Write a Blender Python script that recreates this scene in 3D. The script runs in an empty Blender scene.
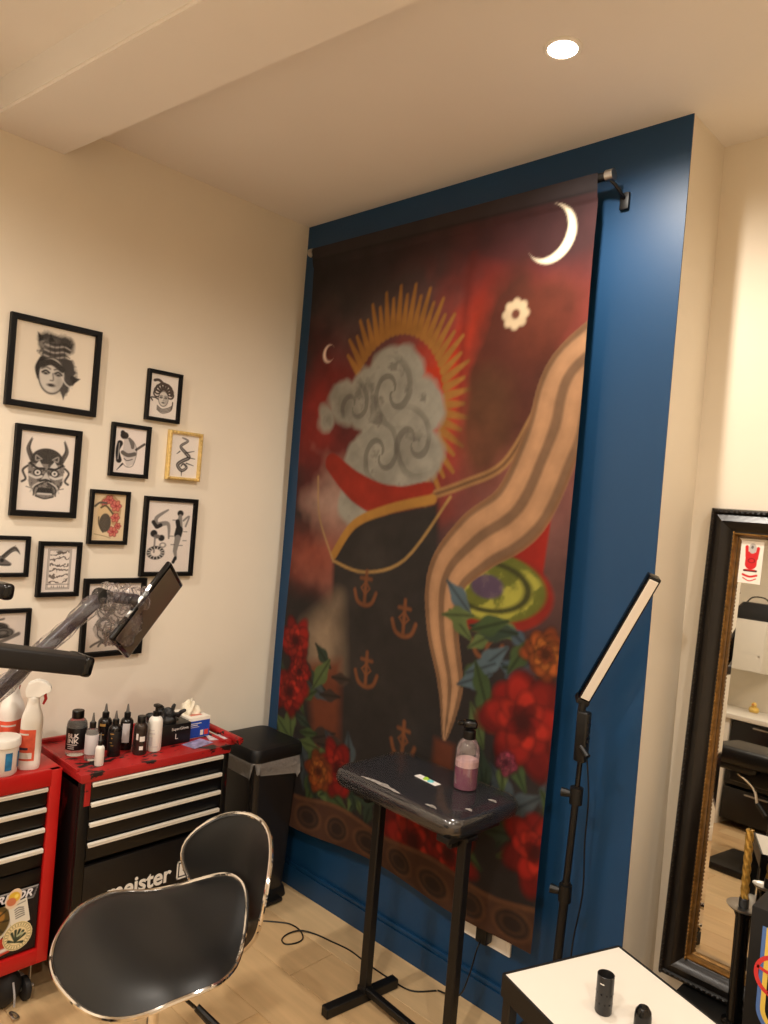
import bpy, bmesh, math, random
import numpy as np
from mathutils import Vector, Matrix, Euler
random.seed(7); rng = np.random.default_rng(11)
sc = bpy.context.scene
COL = sc.collection
PI = math.pi

# ------------------------------------------------------------------ camera, world, light, exposure
CEIL = 2.689
cam_d = bpy.data.cameras.new('camera'); cam = bpy.data.objects.new('camera', cam_d); COL.objects.link(cam)
cam_d.sensor_fit = 'VERTICAL'; cam_d.sensor_height = 36.0; cam_d.lens = 752.0 / 1024.0 * 36.0
cam_d.clip_start = 0.02
yaw, roll, pitch = math.radians(43.55), math.radians(4.78), math.radians(-0.49)
fw = Vector((-math.sin(yaw) * math.cos(pitch), math.cos(yaw) * math.cos(pitch), math.sin(pitch)))
rt0 = Vector((math.cos(yaw), math.sin(yaw), 0)); up1 = rt0.cross(fw)
rt = rt0 * math.cos(roll) + up1 * math.sin(roll); up = rt.cross(fw)
m = Matrix((rt, up, -fw)).transposed().to_4x4(); m.translation = (2.4856, -2.0157, 1.55)
cam.matrix_world = m
sc.camera = cam
sc.view_settings.view_transform = 'Standard'; sc.view_settings.look = 'None'
sc.view_settings.exposure = 0.0; sc.view_settings.gamma = 1.0
sc.view_settings.use_curve_mapping = False
w = bpy.data.worlds.new('world'); sc.world = w; w.use_nodes = True
w.node_tree.nodes['Background'].inputs[0].default_value = (1.0, 0.85, 0.68, 1)
w.node_tree.nodes['Background'].inputs[1].default_value = 0.03
LAMP_W = 17.3
LAMP_COL = (1.0, 0.91, 0.80)
DOWNLIGHTS = [(1.47, -0.457, 0.75), (2.60, -0.60, 0.36), (0.72, -2.10, 1.0), (1.95, -2.25, 1.0), (3.2, -2.1, 1.0), (0.9, -3.6, 0.6), (2.4, -3.6, 0.8)]

# ------------------------------------------------------------------ helpers
def lin(c):
    return tuple(((x / 255.0) / 12.92 if x / 255.0 <= 0.04045 else ((x / 255.0 + 0.055) / 1.055) ** 2.4) for x in c)
MATS = {}
def mat(name, rgb, rough=0.5, metal=0.0, var=0.0, vscale=8.0, bump=0.0, bscale=60.0, trans=0.0, ior=1.45, coat=0.0, spec=0.5, alpha=1.0, emit=None, estr=0.0, stretch=None, bdist=0.002):
    if name in MATS: return MATS[name]
    m = bpy.data.materials.new(name); m.use_nodes = True; MATS[name] = m
    nt = m.node_tree; b = nt.nodes['Principled BSDF']
    c = lin(rgb) + (1,)
    b.inputs['Base Color'].default_value = c
    b.inputs['Roughness'].default_value = rough; b.inputs['Metallic'].default_value = metal
    b.inputs['Transmission Weight'].default_value = trans; b.inputs['IOR'].default_value = ior
    b.inputs['Coat Weight'].default_value = coat; b.inputs['Specular IOR Level'].default_value = spec
    b.inputs['Alpha'].default_value = alpha
    if emit:
        b.inputs['Emission Color'].default_value = tuple(emit) + (1,); b.inputs['Emission Strength'].default_value = estr
    tc = nt.nodes.new('ShaderNodeTexCoord'); vec = tc.outputs['Object']
    if stretch:
        mp = nt.nodes.new('ShaderNodeMapping'); mp.inputs['Scale'].default_value = stretch
        nt.links.new(vec, mp.inputs[0]); vec = mp.outputs[0]
    if var > 0:
        n = nt.nodes.new('ShaderNodeTexNoise'); n.inputs['Scale'].default_value = vscale; n.inputs['Detail'].default_value = 5
        nt.links.new(vec, n.inputs['Vector'])
        r = nt.nodes.new('ShaderNodeValToRGB')
        r.color_ramp.elements[0].position = 0.3; r.color_ramp.elements[1].position = 0.7
        r.color_ramp.elements[0].color = tuple(x * (1 - var) for x in c[:3]) + (1,)
        r.color_ramp.elements[1].color = tuple(min(1, x * (1 + var)) for x in c[:3]) + (1,)
        nt.links.new(n.outputs[0], r.inputs[0]); nt.links.new(r.outputs[0], b.inputs['Base Color'])
    if bump > 0:
        n = nt.nodes.new('ShaderNodeTexNoise'); n.inputs['Scale'].default_value = bscale; n.inputs['Detail'].default_value = 4
        nt.links.new(vec, n.inputs['Vector'])
        bp = nt.nodes.new('ShaderNodeBump'); bp.inputs['Strength'].default_value = bump; bp.inputs['Distance'].default_value = bdist
        nt.links.new(n.outputs[0], bp.inputs['Height']); nt.links.new(bp.outputs[0], b.inputs['Normal'])
    return m
def worn_mat(name, rgb, under, amount=0.55, scale=14.0, rough=0.4, stretch=None):
    """paint with chipped patches of another colour"""
    m = mat(name, rgb, rough, stretch=stretch); nt = m.node_tree; b = nt.nodes['Principled BSDF']
    tc = [n for n in nt.nodes if n.type == 'TEX_COORD'][0]; vec = tc.outputs['Object']
    mps = [n for n in nt.nodes if n.type == 'MAPPING']
    if mps: vec = mps[0].outputs[0]
    n = nt.nodes.new('ShaderNodeTexNoise'); n.inputs['Scale'].default_value = scale; n.inputs['Detail'].default_value = 6; n.inputs['Roughness'].default_value = 0.65
    nt.links.new(vec, n.inputs['Vector'])
    r = nt.nodes.new('ShaderNodeValToRGB'); r.color_ramp.interpolation = 'LINEAR'
    r.color_ramp.elements[0].position = amount; r.color_ramp.elements[0].color = lin(rgb) + (1,)
    r.color_ramp.elements[1].position = amount + 0.03; r.color_ramp.elements[1].color = lin(under) + (1,)
    nt.links.new(n.outputs[0], r.inputs[0]); nt.links.new(r.outputs[0], b.inputs['Base Color'])
    return m
def vcol_mat(name, rough=0.8, bump=0.0, bscale=300.0, spec=0.3):
    m = mat(name, (200, 200, 200), rough, bump=bump, bscale=bscale, spec=spec, bdist=0.0006)
    nt = m.node_tree; a = nt.nodes.new('ShaderNodeVertexColor'); a.layer_name = 'print'
    nt.links.new(a.outputs[0], nt.nodes['Principled BSDF'].inputs['Base Color'])
    return m
def pane_mat(name, tint=(1, 1, 1), gloss=0.06, rough=0.02, op=0.0, opcol=(1, 1, 1), crinkle=0.0, cscale=40.0, cdetail=3, cdist=0.01):
    """thin clear sheet: transparent + glossy by facing, optional diffuse haze"""
    m = bpy.data.materials.new(name); m.use_nodes = True; MATS[name] = m; nt = m.node_tree; nt.nodes.clear()
    out = nt.nodes.new('ShaderNodeOutputMaterial'); t = nt.nodes.new('ShaderNodeBsdfTransparent'); t.inputs[0].default_value = tuple(tint) + (1,)
    g = nt.nodes.new('ShaderNodeBsdfGlossy'); g.inputs['Roughness'].default_value = rough
    lw = nt.nodes.new('ShaderNodeLayerWeight'); lw.inputs[0].default_value = 0.25
    ad = nt.nodes.new('ShaderNodeMath'); ad.operation = 'ADD'; ad.inputs[1].default_value = gloss; ad.use_clamp = True
    ml = nt.nodes.new('ShaderNodeMath'); ml.operation = 'MULTIPLY'; ml.inputs[1].default_value = 0.7
    nt.links.new(lw.outputs['Fresnel'], ml.inputs[0]); nt.links.new(ml.outputs[0], ad.inputs[0])
    mx = nt.nodes.new('ShaderNodeMixShader'); nt.links.new(ad.outputs[0], mx.inputs[0]); nt.links.new(t.outputs[0], mx.inputs[1]); nt.links.new(g.outputs[0], mx.inputs[2])
    last = mx
    if op > 0:
        d = nt.nodes.new('ShaderNodeBsdfDiffuse'); d.inputs[0].default_value = tuple(opcol) + (1,)
        m2 = nt.nodes.new('ShaderNodeMixShader'); m2.inputs[0].default_value = op
        nt.links.new(mx.outputs[0], m2.inputs[1]); nt.links.new(d.outputs[0], m2.inputs[2]); last = m2
    if crinkle > 0:
        tc = nt.nodes.new('ShaderNodeTexCoord'); n = nt.nodes.new('ShaderNodeTexNoise'); n.inputs['Scale'].default_value = cscale; n.inputs['Detail'].default_value = cdetail
        n.inputs['Distortion'].default_value = 1.5
        nt.links.new(tc.outputs['Object'], n.inputs['Vector'])
        bp = nt.nodes.new('ShaderNodeBump'); bp.inputs['Strength'].default_value = crinkle; bp.inputs['Distance'].default_value = cdist
        nt.links.new(n.outputs[0], bp.inputs['Height']); nt.links.new(bp.outputs[0], g.inputs['Normal'])
    nt.links.new(last.outputs[0], out.inputs[0])
    return m

def link(name, me, material, parent=None, smooth=35):
    o = bpy.data.objects.new(name, me); COL.objects.link(o)
    if material: me.materials.append(material)
    if smooth:
        me.shade_smooth(); me.set_sharp_from_angle(angle=math.radians(smooth))
    if parent: o.parent = parent
    return o
def tag(o, label, cat, group=None):
    o['label'] = label; o['category'] = cat
    if group: o['group'] = group
    return o
def thing(name, label, cat, loc=(0, 0, 0), rotz=0.0, group=None):
    o = bpy.data.objects.new(name, None); COL.objects.link(o); o.empty_display_size = 0.05
    o.location = loc; o.rotation_euler = (0, 0, rotz)
    return tag(o, label, cat, group)
def struct(o): o['kind'] = 'structure'; return o

class MB:
    def __init__(s): s.bm = bmesh.new()
    def box(s, lo, hi, r=0.0, seg=2, M=None):
        lo = Vector(lo); hi = Vector(hi); c = (lo + hi) / 2; d = hi - lo
        g = bmesh.ops.create_cube(s.bm, size=1.0)
        vs = g['verts']
        for v in vs: v.co = Vector((v.co.x * d.x, v.co.y * d.y, v.co.z * d.z)) + c
        if r > 0:
            es = list({e for v in vs for e in v.link_edges})
            r2 = bmesh.ops.bevel(s.bm, geom=es, offset=r, segments=seg, affect='EDGES', profile=0.5, clamp_overlap=True)
            vs = list({v for f in r2['faces'] for v in f.verts} | {v for v in vs if v.is_valid})
        if M is not None:
            for v in vs: v.co = M @ v.co
        return s
    def lathe(s, prof, c=(0, 0, 0), seg=24, M=None):
        c = Vector(c); rings = []
        for (r, z) in prof:
            if r < 1e-6: rings.append([s.bm.verts.new(c + Vector((0, 0, z)))])
            else: rings.append([s.bm.verts.new(c + Vector((r * math.cos(2 * PI * i / seg), r * math.sin(2 * PI * i / seg), z))) for i in range(seg)])
        for a, b in zip(rings[:-1], rings[1:]):
            for i in range(seg):
                j = (i + 1) % seg
                if len(a) == 1 and len(b) == 1: continue
                if len(a) == 1: f = [a[0], b[j], b[i]]
                elif len(b) == 1: f = [a[i], a[j], b[0]]
                else: f = [a[i], a[j], b[j], b[i]]
                try: s.bm.faces.new(f)
                except ValueError: pass
        if M is not None:
            for r in rings:
                for v in r: v.co = M @ v.co
        return s
    def cyl(s, p0, p1, r0, r1=None, seg=16, cap=True):
        return s.tube([p0, p1], [r0, r0 if r1 is None else r1], seg, cap)
    def tube(s, pts, r, seg=8, cap=True, closed=False):
        pts = [Vector(p) for p in pts]; n = len(pts)
        rs = r if isinstance(r, (list, tuple)) else [r] * n
        rings = []; prev = None
        for i, p in enumerate(pts):
            a = pts[(i - 1) % n] if (closed or i > 0) else p
            b = pts[(i + 1) % n] if (closed or i < n - 1) else p
            t = (b - a).normalized() if (b - a).length > 1e-9 else Vector((0, 0, 1))
            if prev is None:
                h = Vector((0, 0, 1)) if abs(t.z) < 0.9 else Vector((1, 0, 0))
                u = t.cross(h).normalized()
            else:
                u = (prev - t * prev.dot(t)); u = u.normalized() if u.length > 1e-6 else t.orthogonal().normalized()
            prev = u; v = t.cross(u)
            rings.append([s.bm.verts.new(p + (u * math.cos(2 * PI * k / seg) + v * math.sin(2 * PI * k / seg)) * rs[i]) for k in range(seg)])
        pairs = list(zip(rings[:-1], rings[1:])) + ([(rings[-1], rings[0])] if closed else [])
        for a, b in pairs:
            for i in range(seg):
                j = (i + 1) % seg; s.bm.faces.new([a[i], a[j], b[j], b[i]])
        if cap and not closed:
            s.bm.faces.new(rings[0][::-1]); s.bm.faces.new(rings[-1])
        return s
    def prism(s, poly, h, M=None):
        """poly (x,y) extruded from z=0 to z=h"""
        a = [s.bm.verts.new((x, y, 0)) for x, y in poly]; b = [s.bm.verts.new((x, y, h)) for x, y in poly]
        n = len(a); s.bm.faces.new(a[::-1]); s.bm.faces.new(b)
        for i in range(n): j = (i + 1) % n; s.bm.faces.new([a[i], a[j], b[j], b[i]])
        if M is not None:
            for v in a + b: v.co = M @ v.co
        return s
    def grid(s, fn, nu, nv, closed_u=False):
        g = [[s.bm.verts.new(fn(i / (nu if closed_u else nu - 1), j / (nv - 1))) for i in range(nu)] for j in range(nv)]
        for j in range(nv - 1):
            for i in range(nu if closed_u else nu - 1):
                k = (i + 1) % nu; s.bm.faces.new([g[j][i], g[j][k], g[j + 1][k], g[j + 1][i]])
        return s
    def mesh(s, name):
        bmesh.ops.recalc_face_normals(s.bm, faces=s.bm.faces)
        me = bpy.data.meshes.new(name); s.bm.to_mesh(me); s.bm.free(); return me
    def build(s, name, material, parent=None, smooth=35):
        return link(name, s.mesh(name), material, parent, smooth)

def place(o, loc=(0, 0, 0), rot=(0, 0, 0)):
    o.location = loc; o.rotation_euler = rot; return o
def text_part(name, body, size, material, parent, loc, rot, extrude=0.0004, sx=1.0, shear=0.0, bold=0.0):
    cu = bpy.data.curves.new(name, 'FONT'); cu.body = body; cu.size = size; cu.align_x = 'CENTER'; cu.align_y = 'CENTER'
    cu.extrude = extrude; cu.shear = shear; cu.offset = bold
    t = bpy.data.objects.new(name, cu); COL.objects.link(t)
    dg = bpy.context.evaluated_depsgraph_get()
    me = bpy.data.meshes.new_from_object(t.evaluated_get(dg)); bpy.data.objects.remove(t)
    me.name = name
    o = bpy.data.objects.new(name, me); COL.objects.link(o); me.materials.clear(); me.materials.append(material)
    o.parent = parent; o.location = loc; o.rotation_euler = rot; o.scale = (sx, 1, 1)
    return o
def curved_text(name, body, size, material, parent, r, ang, z, sx=1.0, bold=0.0):
    """lettering wrapped round an upright cylinder of radius r"""
    o = text_part(name, body, size, material, parent, (0, 0, 0), (0, 0, 0), 0.0001, 1.0, 0.0, bold)
    for v_ in o.data.vertices:
        t_ = ang + v_.co.x * sx / r; v_.co = Vector(((r + v_.co.z) * math.cos(t_), (r + v_.co.z) * math.sin(t_), z + v_.co.y))
    o.scale = (1, 1, 1); return o
def smoothpath(pts, n=8, closed=False):
    P = [Vector(p) for p in pts]; out = []; N = len(P)
    for i in range(N if closed else N - 1):
        p1 = P[i]; p2 = P[(i + 1) % N]
        p0 = P[(i - 1) % N] if (closed or i > 0) else p1
        p3 = P[(i + 2) % N] if (closed or i < N - 2) else p2
        for k in range(n):
            t = k / n
            out.append(0.5 * ((2 * p1) + (p2 - p0) * t + (2 * p0 - 5 * p1 + 4 * p2 - p3) * t * t + (3 * p1 - p0 - 3 * p2 + p3) * t ** 3))
    if not closed: out.append(P[-1])
    return out

# painter: a flat print held in a vertex colour layer on a fine grid
class Paint:
    def __init__(s, wd, ht, nx, bg=(240, 234, 228)):
        s.w, s.h = wd, ht; s.nx = nx; s.ny = max(2, int(round(nx * ht / wd)))
        X, Y = np.meshgrid(np.linspace(0, wd, s.nx), np.linspace(0, ht, s.ny)); s.X, s.Y = X, Y   # y down from the top
        s.px = wd / (s.nx - 1); s.c = np.zeros(X.shape + (3,)); s.c[:] = np.array(lin(bg))
    def mix(s, mask, rgb, a=1.0):
        mk = np.clip(mask, 0, 1)[..., None] * a; s.c = s.c * (1 - mk) + np.array(lin(rgb)) * mk; return s
    def soft(s, d, e=None): return np.clip(0.5 - d / (2 * (e or s.px)), 0, 1)
    def d_line(s, pts, r=None):
        """distance to a polyline, minus radius (scalar or per-point)"""
        best = np.full(s.X.shape, 1e9)
        rs = r if isinstance(r, (list, tuple)) else [r or 0] * len(pts)
        for (a, b, ra, rb) in zip(pts[:-1], pts[1:], rs[:-1], rs[1:]):
            dx, dy = b[0] - a[0], b[1] - a[1]; L = dx * dx + dy * dy + 1e-12
            t = np.clip(((s.X - a[0]) * dx + (s.Y - a[1]) * dy) / L, 0, 1)
            d = np.hypot(s.X - a[0] - t * dx, s.Y - a[1] - t * dy) - (ra + (rb - ra) * t); best = np.minimum(best, d)
        return best
    def line(s, pts, r, rgb, a=1.0, e=None): return s.mix(s.soft(s.d_line(pts, r), e), rgb, a)
    def curve(s, pts, r, rgb, a=1.0, e=None, n=6):
        q = smoothpath([(p[0], p[1], 0) for p in pts], n)
        rr = r
        if isinstance(r, (list, tuple)): rr = list(np.interp(np.linspace(0, len(r) - 1, len(q)), range(len(r)), r))
        return s.line([(v.x, v.y) for v in q], rr, rgb, a, e)
    def d_ell(s, cx, cy, rx, ry, rot=0.0):
        c, n = math.cos(rot), math.sin(rot); u = ((s.X - cx) * c + (s.Y - cy) * n) / rx; v = (-(s.X - cx) * n + (s.Y - cy) * c) / ry
        return (np.hypot(u, v) - 1) * min(rx, ry)
    def ell(s, cx, cy, rx, ry, rgb, rot=0.0, a=1.0, e=None): return s.mix(s.soft(s.d_ell(cx, cy, rx, ry, rot), e), rgb, a)
    def ring(s, cx, cy, rx, ry, t, rgb, rot=0.0, a=1.0): return s.mix(s.soft(np.abs(s.d_ell(cx, cy, rx, ry, rot)) - t), rgb, a)
    def d_poly(s, poly):
        inside = np.zeros(s.X.shape, bool); n = len(poly)
        for i in range(n):
            x1, y1 = poly[i]; x2, y2 = poly[(i + 1) % n]
            if y1 == y2: continue
            c = (s.Y < y1) != (s.Y < y2); inside ^= c & (s.X < (x2 - x1) * (s.Y - y1) / (y2 - y1) + x1)
        d = s.d_line(list(poly) + [poly[0]], 0); return np.where(inside, -d, d)
    def poly(s, poly, rgb, a=1.0, e=None): return s.mix(s.soft(s.d_poly(poly), e), rgb, a)
    def noise(s, scale, seed=0, octs=4):
        r = np.random.default_rng(seed); out = np.zeros(s.X.shape); amp = 1; tot = 0
        for o in range(octs):
            fx = s.X / scale * 2 ** o; fy = s.Y / scale * 2 ** o
            gx = int(fx.max()) + 3; gy = int(fy.max()) + 3; g = r.random((gy, gx))
            ix = fx.astype(int); iy = fy.astype(int); tx = fx - ix; ty = fy - iy; tx = tx * tx * (3 - 2 * tx); ty = ty * ty * (3 - 2 * ty)
            v = (g[iy, ix] * (1 - tx) + g[iy, ix + 1] * tx) * (1 - ty) + (g[iy + 1, ix] * (1 - tx) + g[iy + 1, ix + 1] * tx) * ty
            out += v * amp; tot += amp; amp *= 0.55
        return out / tot
    def build(s, name, material, parent, fn=None):
        """fn(x, y)-> 3D point; default: local X right, Z up from the top edge"""
        X, Y = s.X, s.Y
        if fn is None: P = np.stack([X - s.w / 2, np.zeros_like(X), s.h / 2 - Y], -1)
        else: P = fn(X, Y)
        me = bpy.data.meshes.new(name); nx, ny = s.nx, s.ny
        idx = np.arange(nx * ny).reshape(ny, nx)
        q = np.stack([idx[1:, :-1], idx[1:, 1:], idx[:-1, 1:], idx[:-1, :-1]], -1).reshape(-1, 4)
        me.vertices.add(nx * ny); me.vertices.foreach_set('co', P.reshape(-1).astype(np.float32))
        me.loops.add(len(q) * 4); me.polygons.add(len(q))
        me.loops.foreach_set('vertex_index', q.reshape(-1).astype(np.int32))
        me.polygons.foreach_set('loop_start', np.arange(0, len(q) * 4, 4, dtype=np.int32)); me.update(calc_edges=True); me.validate()
        at = me.color_attributes.new('print', 'FLOAT_COLOR', 'POINT')
        cc = np.concatenate([s.c, np.ones(s.c.shape[:2] + (1,))], -1).reshape(-1).astype(np.float32)
        at.data.foreach_set('color', cc)
        o = link(name, me, material, parent, smooth=0); me.shade_smooth()
        return o

# ------------------------------------------------------------------ materials
M_cream = mat('cream_wall_paint', (236, 226, 208), 0.75, var=0.02, vscale=3, bump=0.08, bscale=120)
M_ceil = mat('ceiling_paint', (240, 235, 230), 0.8, var=0.02, vscale=2, bump=0.08, bscale=90)
M_blue = mat('blue_wall_paint', (18, 62, 100), 0.45, var=0.04, vscale=3, bump=0.06, bscale=120)
M_black = mat('black_plastic', (11, 11, 11), 0.4)
M_blackgl = mat('glossy_black_plastic', (9, 9, 10), 0.18)
M_metalblk = mat('black_powder_coat', (13, 12, 12), 0.45, bump=0.1, bscale=400)
M_chrome = mat('chrome', (225, 222, 218), 0.08, metal=1.0)
M_steel = mat('brushed_steel', (190, 188, 184), 0.3, metal=1.0)
M_white = mat('white_plastic', (238, 234, 226), 0.4)
M_red = mat('red_enamel', (186, 26, 24), 0.35, var=0.05, vscale=6)
M_frame = mat('black_frame_wood', (7, 6, 6), 0.5, spec=0.25)
M_print = vcol_mat('flat_print_on_paper', 0.7)
M_pane = pane_mat('picture_glass', gloss=0.015)

# ------------------------------------------------------------------ room shell
W_BLUE = 1.61; RD = 0.232; XR = 4.3; YB = -4.6
def slab(name, lo, hi, material, parent=None, r=0):
    return struct(MB().box(lo, hi, r).build(name, material, parent, smooth=0))
slab('wall_left', (-0.12, YB, 0), (0, 0.0, CEIL), M_cream)
slab('wall_back', (-0.12, 0.0, 0), (W_BLUE, 0.004, CEIL), M_blue)                 # the painted face of the projecting wall
slab('wall_back_return', (-0.12, 0.004, 0), (W_BLUE, RD + 0.1, CEIL), M_cream)    # its body, cream on the side
slab('wall_recess', (W_BLUE, RD, 0), (XR, RD + 0.1, CEIL), M_cream)
slab('wall_right', (XR, YB, 0), (XR + 0.12, RD + 0.1, CEIL), M_cream)
slab('wall_front', (-0.12, YB - 0.12, 0), (XR + 0.12, YB, CEIL), M_cream)
ceil = slab('ceiling', (-0.12, YB - 0.12, CEIL), (XR + 0.12, RD + 0.1, CEIL + 0.1), M_ceil)
# boxed beam, a few degrees off square
bm = MB(); z0, z1 = 2.59, CEIL + 0.01
k = 0.09
def by(x, y0): return y0 + k * x
v = [bm.bm.verts.new(p) for p in [(0, by(0, -1.275), z0), (XR, by(XR, -1.275), z0), (XR, by(XR, -1.022), z0), (0, by(0, -1.022), z0),
                                  (0, by(0, -1.275), z1), (XR, by(XR, -1.275), z1), (XR, by(XR, -1.022), z1), (0, by(0, -1.022), z1)]]
for f in [(0, 3, 2, 1), (4, 5, 6, 7), (0, 1, 5, 4), (1, 2, 6, 5), (2, 3, 7, 6), (3, 0, 4, 7)]: bm.bm.faces.new([v[i] for i in f])
bmesh.ops.bevel(bm.bm, geom=[e for e in bm.bm.edges if all(abs(q.co.z - z0) < 1e-5 for q in e.verts) and abs(e.verts[0].co.x - e.verts[1].co.x) > 1], offset=0.006, segments=3, affect='EDGES')
struct(bm.build('trim_1', M_ceil))
# skirting boards
bb = MB().box((0.0, -0.016, 0.0), (W_BLUE - 0.0, 0.0, 0.078), 0).box((0.0, -0.012, 0.078), (W_BLUE, 0.0, 0.095), 0.004)
struct(bb.build('baseboard_back', M_blue))
struct(MB().box((0.0, YB, 0), (0.014, -0.016, 0.09), 0.003).build('baseboard_left', M_cream))
struct(MB().box((W_BLUE, 0.218, 0), (XR, RD, 0.09), 0.003).build('baseboard_recess', M_cream))

# floor: sub floor with separate oak boards
floor = slab('floor', (-0.12, YB - 0.12, -0.12), (XR + 0.12, RD + 0.1, -0.014), mat('subfloor', (60, 45, 30), 0.9))
def oak(i):
    nm = 'oak_board_%d' % i
    m = mat(nm, [(210, 176, 130), (203, 167, 119), (215, 184, 139), (206, 171, 126)][i], 0.42, var=0.10, vscale=3.0, stretch=(1.0, 9.0, 9.0), bump=0.05, bscale=18)
    return m
PW, PL = 0.186, 1.28
pm = {}
def lay(xa, xb, ya, yb_, r=0):
    y = ya
    while y > yb_ + 0.01:
        x = xa - (r * 0.47 % 1) * PL
        while x < xb:
            x0, x1 = max(x, xa), min(x + PL, xb); y0 = max(y - PW, yb_)
            if x1 - x0 > 0.02:
                key = (round(x1 - x0, 3), round(y - y0, 3), random.randrange(4))
                if key not in pm:
                    pm[key] = MB().box((0, 0, -0.014), (key[0] - 0.0012, key[1] - 0.0012, 0), 0.0012, 1).mesh('plank'); pm[key].materials.append(oak(key[2]))
                o = bpy.data.objects.new('plank', pm[key]); COL.objects.link(o); o.parent = floor; o.location = (x0, y0, 0)
            x += PL
        y -= PW; r += 1
lay(0.0, XR, 0.0, YB); lay(W_BLUE, XR, RD, 0.0, 2)

# downlights
M_lens = mat('lamp_lens', (255, 240, 220), 0.3, emit=(1.0, 0.86, 0.66), estr=40.0)
for i, (lx, ly, s_) in enumerate(DOWNLIGHTS):
    t = thing('downlight', ['round recessed ceiling spotlight above the printed banner', 'recessed ceiling spotlight above the mirror', 'recessed ceiling spotlight behind the beam near the framed prints', 'recessed ceiling spotlight behind the beam in the room centre', 'recessed ceiling spotlight behind the beam by the right wall', 'recessed ceiling spotlight over the counter corner', 'recessed ceiling spotlight at the far end of the room'][i], 'ceiling light', (lx, ly, CEIL), 0, 'recessed ceiling lights')
    MB().lathe([(0.036, -0.0005), (0.036, -0.004), (0.043, -0.005), (0.047, -0.002), (0.047, 0.0)], seg=32).build('trim_ring', M_white, t)
    MB().lathe([(0.0, -0.0022), (0.030, -0.0022), (0.036, -0.0015)], seg=32).build('lens', M_lens, t)
    ld = bpy.data.lights.new('downlight_lamp', 'SPOT'); lo = bpy.data.objects.new('lamp', ld); COL.objects.link(lo); lo.parent = t
    ld.energy = LAMP_W * s_ * 4; ld.color = LAMP_COL; ld.spot_size = math.radians(165); ld.spot_blend = 0.75; ld.shadow_soft_size = 0.03
    lo.location = (0, 0, -0.03)

#@@OBJECTS
# ------------------------------------------------------------------ printed banner (a generic stand-in print in the photograph's colours)
BX0, BX1, BZ0, BZ1 = 0.135, 1.380, 0.285, 2.545
BW, BH = BX1 - BX0, BZ1 - BZ0
ban = thing('wall_banner', 'tall dark red printed banner with crescent moon, hung on the blue wall', 'banner', (BX0 + BW / 2, -0.07, BZ0))
p = Paint(1.0, BH / BW, 250, (30, 26, 28)); R_ = BH / BW
def S(pts): return [(a, b * R_) for a, b in pts]
n1 = p.noise(0.45, 1); n2 = p.noise(0.18, 2); n3 = p.noise(0.05, 3)
U, V = p.X, p.Y / R_
# night sky, red glow, smoke
p.mix(np.ones_like(U), (34, 29, 31))
p.mix(p.soft(p.d_ell(0.75, 0.19 * R_, 0.42, 0.36) + (n2 - 0.5) * 0.3, 0.2), (140, 34, 20))
p.mix(p.soft(p.d_ell(0.60, 0.24 * R_, 0.16, 0.26) + (n2 - 0.5) * 0.2, 0.1), (168, 50, 24), 0.8)
p.mix(p.soft(p.d_ell(0.10, 0.30 * R_, 0.14, 0.22) + (n2 - 0.5) * 0.2, 0.1), (128, 34, 26), 0.8)
p.mix(p.soft(p.d_ell(0.90, 0.36 * R_, 0.22, 0.30) + (n1 - 0.5) * 0.3, 0.15), (120, 78, 72), 0.7)
p.mix(p.soft(p.d_ell(0.16, 0.45 * R_, 0.12, 0.14) + (n2 - 0.5) * 0.3, 0.07), (168, 138, 124), 0.75)
p.mix(p.soft(p.d_ell(0.12, 0.53 * R_, 0.15, 0.09) + (n2 - 0.5) * 0.15, 0.07), (130, 58, 40), 0.8)
p.mix(p.soft(p.d_ell(0.33, 0.12 * R_, 0.24, 0.15) + (n2 - 0.5) * 0.28, 0.08), (66, 58, 58), 0.9)
p.mix(p.soft((V - 0.10 + (n1 - 0.5) * 0.12) * R_ * 0.6 - 0.02 * U, 0.05), (32, 28, 31), 0.85)
p.mix(p.soft(-(V - 0.60 + (n1 - 0.5) * 0.06) * R_, 0.04), (36, 31, 30))
p.mix(p.soft(np.abs(U - 0.66 + 0.02 * np.sin(V * 9)) - 0.012, 0.012) * (V > 0.06) * (V < 0.30), (80, 24, 20), 0.6)
# crescent moons
p.mix(np.minimum(p.soft(p.d_ell(0.884, 0.062 * R_, 0.066, 0.070)), p.soft(-p.d_ell(0.864, 0.055 * R_, 0.064, 0.069))), (236, 222, 194))
p.mix(np.minimum(p.soft(p.d_ell(0.105, 0.187 * R_, 0.026, 0.028)), p.soft(-p.d_ell(0.115, 0.186 * R_, 0.024, 0.026))), (214, 188, 172))
# pale marbled cloud with a gilded burst behind it
for i in range(34):
    a = -2.6 + i * 0.108; L = 0.10 + 0.03 * (i % 2); cx, cy = 0.41, 0.285 * R_
    p.line([(cx + 0.19 * math.cos(a), cy + 0.22 * math.sin(a)), (cx + (0.19 + L * .6) * math.cos(a), cy + (0.22 + L) * math.sin(a))], [0.013, 0.005], (140, 96, 44))
cl = np.full(U.shape, 9.0)
for (x, y, r) in [(.40, .245, .115), (.49, .29, .105), (.50, .36, .105), (.40, .32, .12), (.29, .27, .10), (.20, .275, .085), (.125, .30, .055), (.33, .38, .12), (.42, .40, .11), (.27, .44, .075)]:
    cl = np.minimum(cl, p.d_ell(x, y * R_, r, r * .95))
cl = cl + (n2 - 0.5) * 0.07 + (n3 - .5) * .02
p.mix(p.soft(cl, 0.010), (138, 135, 124)); pin = p.soft(cl + 0.02, 0.02)
p.mix(pin * np.clip((n2 - 0.48) * 5, 0, 1), (104, 100, 92), 0.75)
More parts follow.
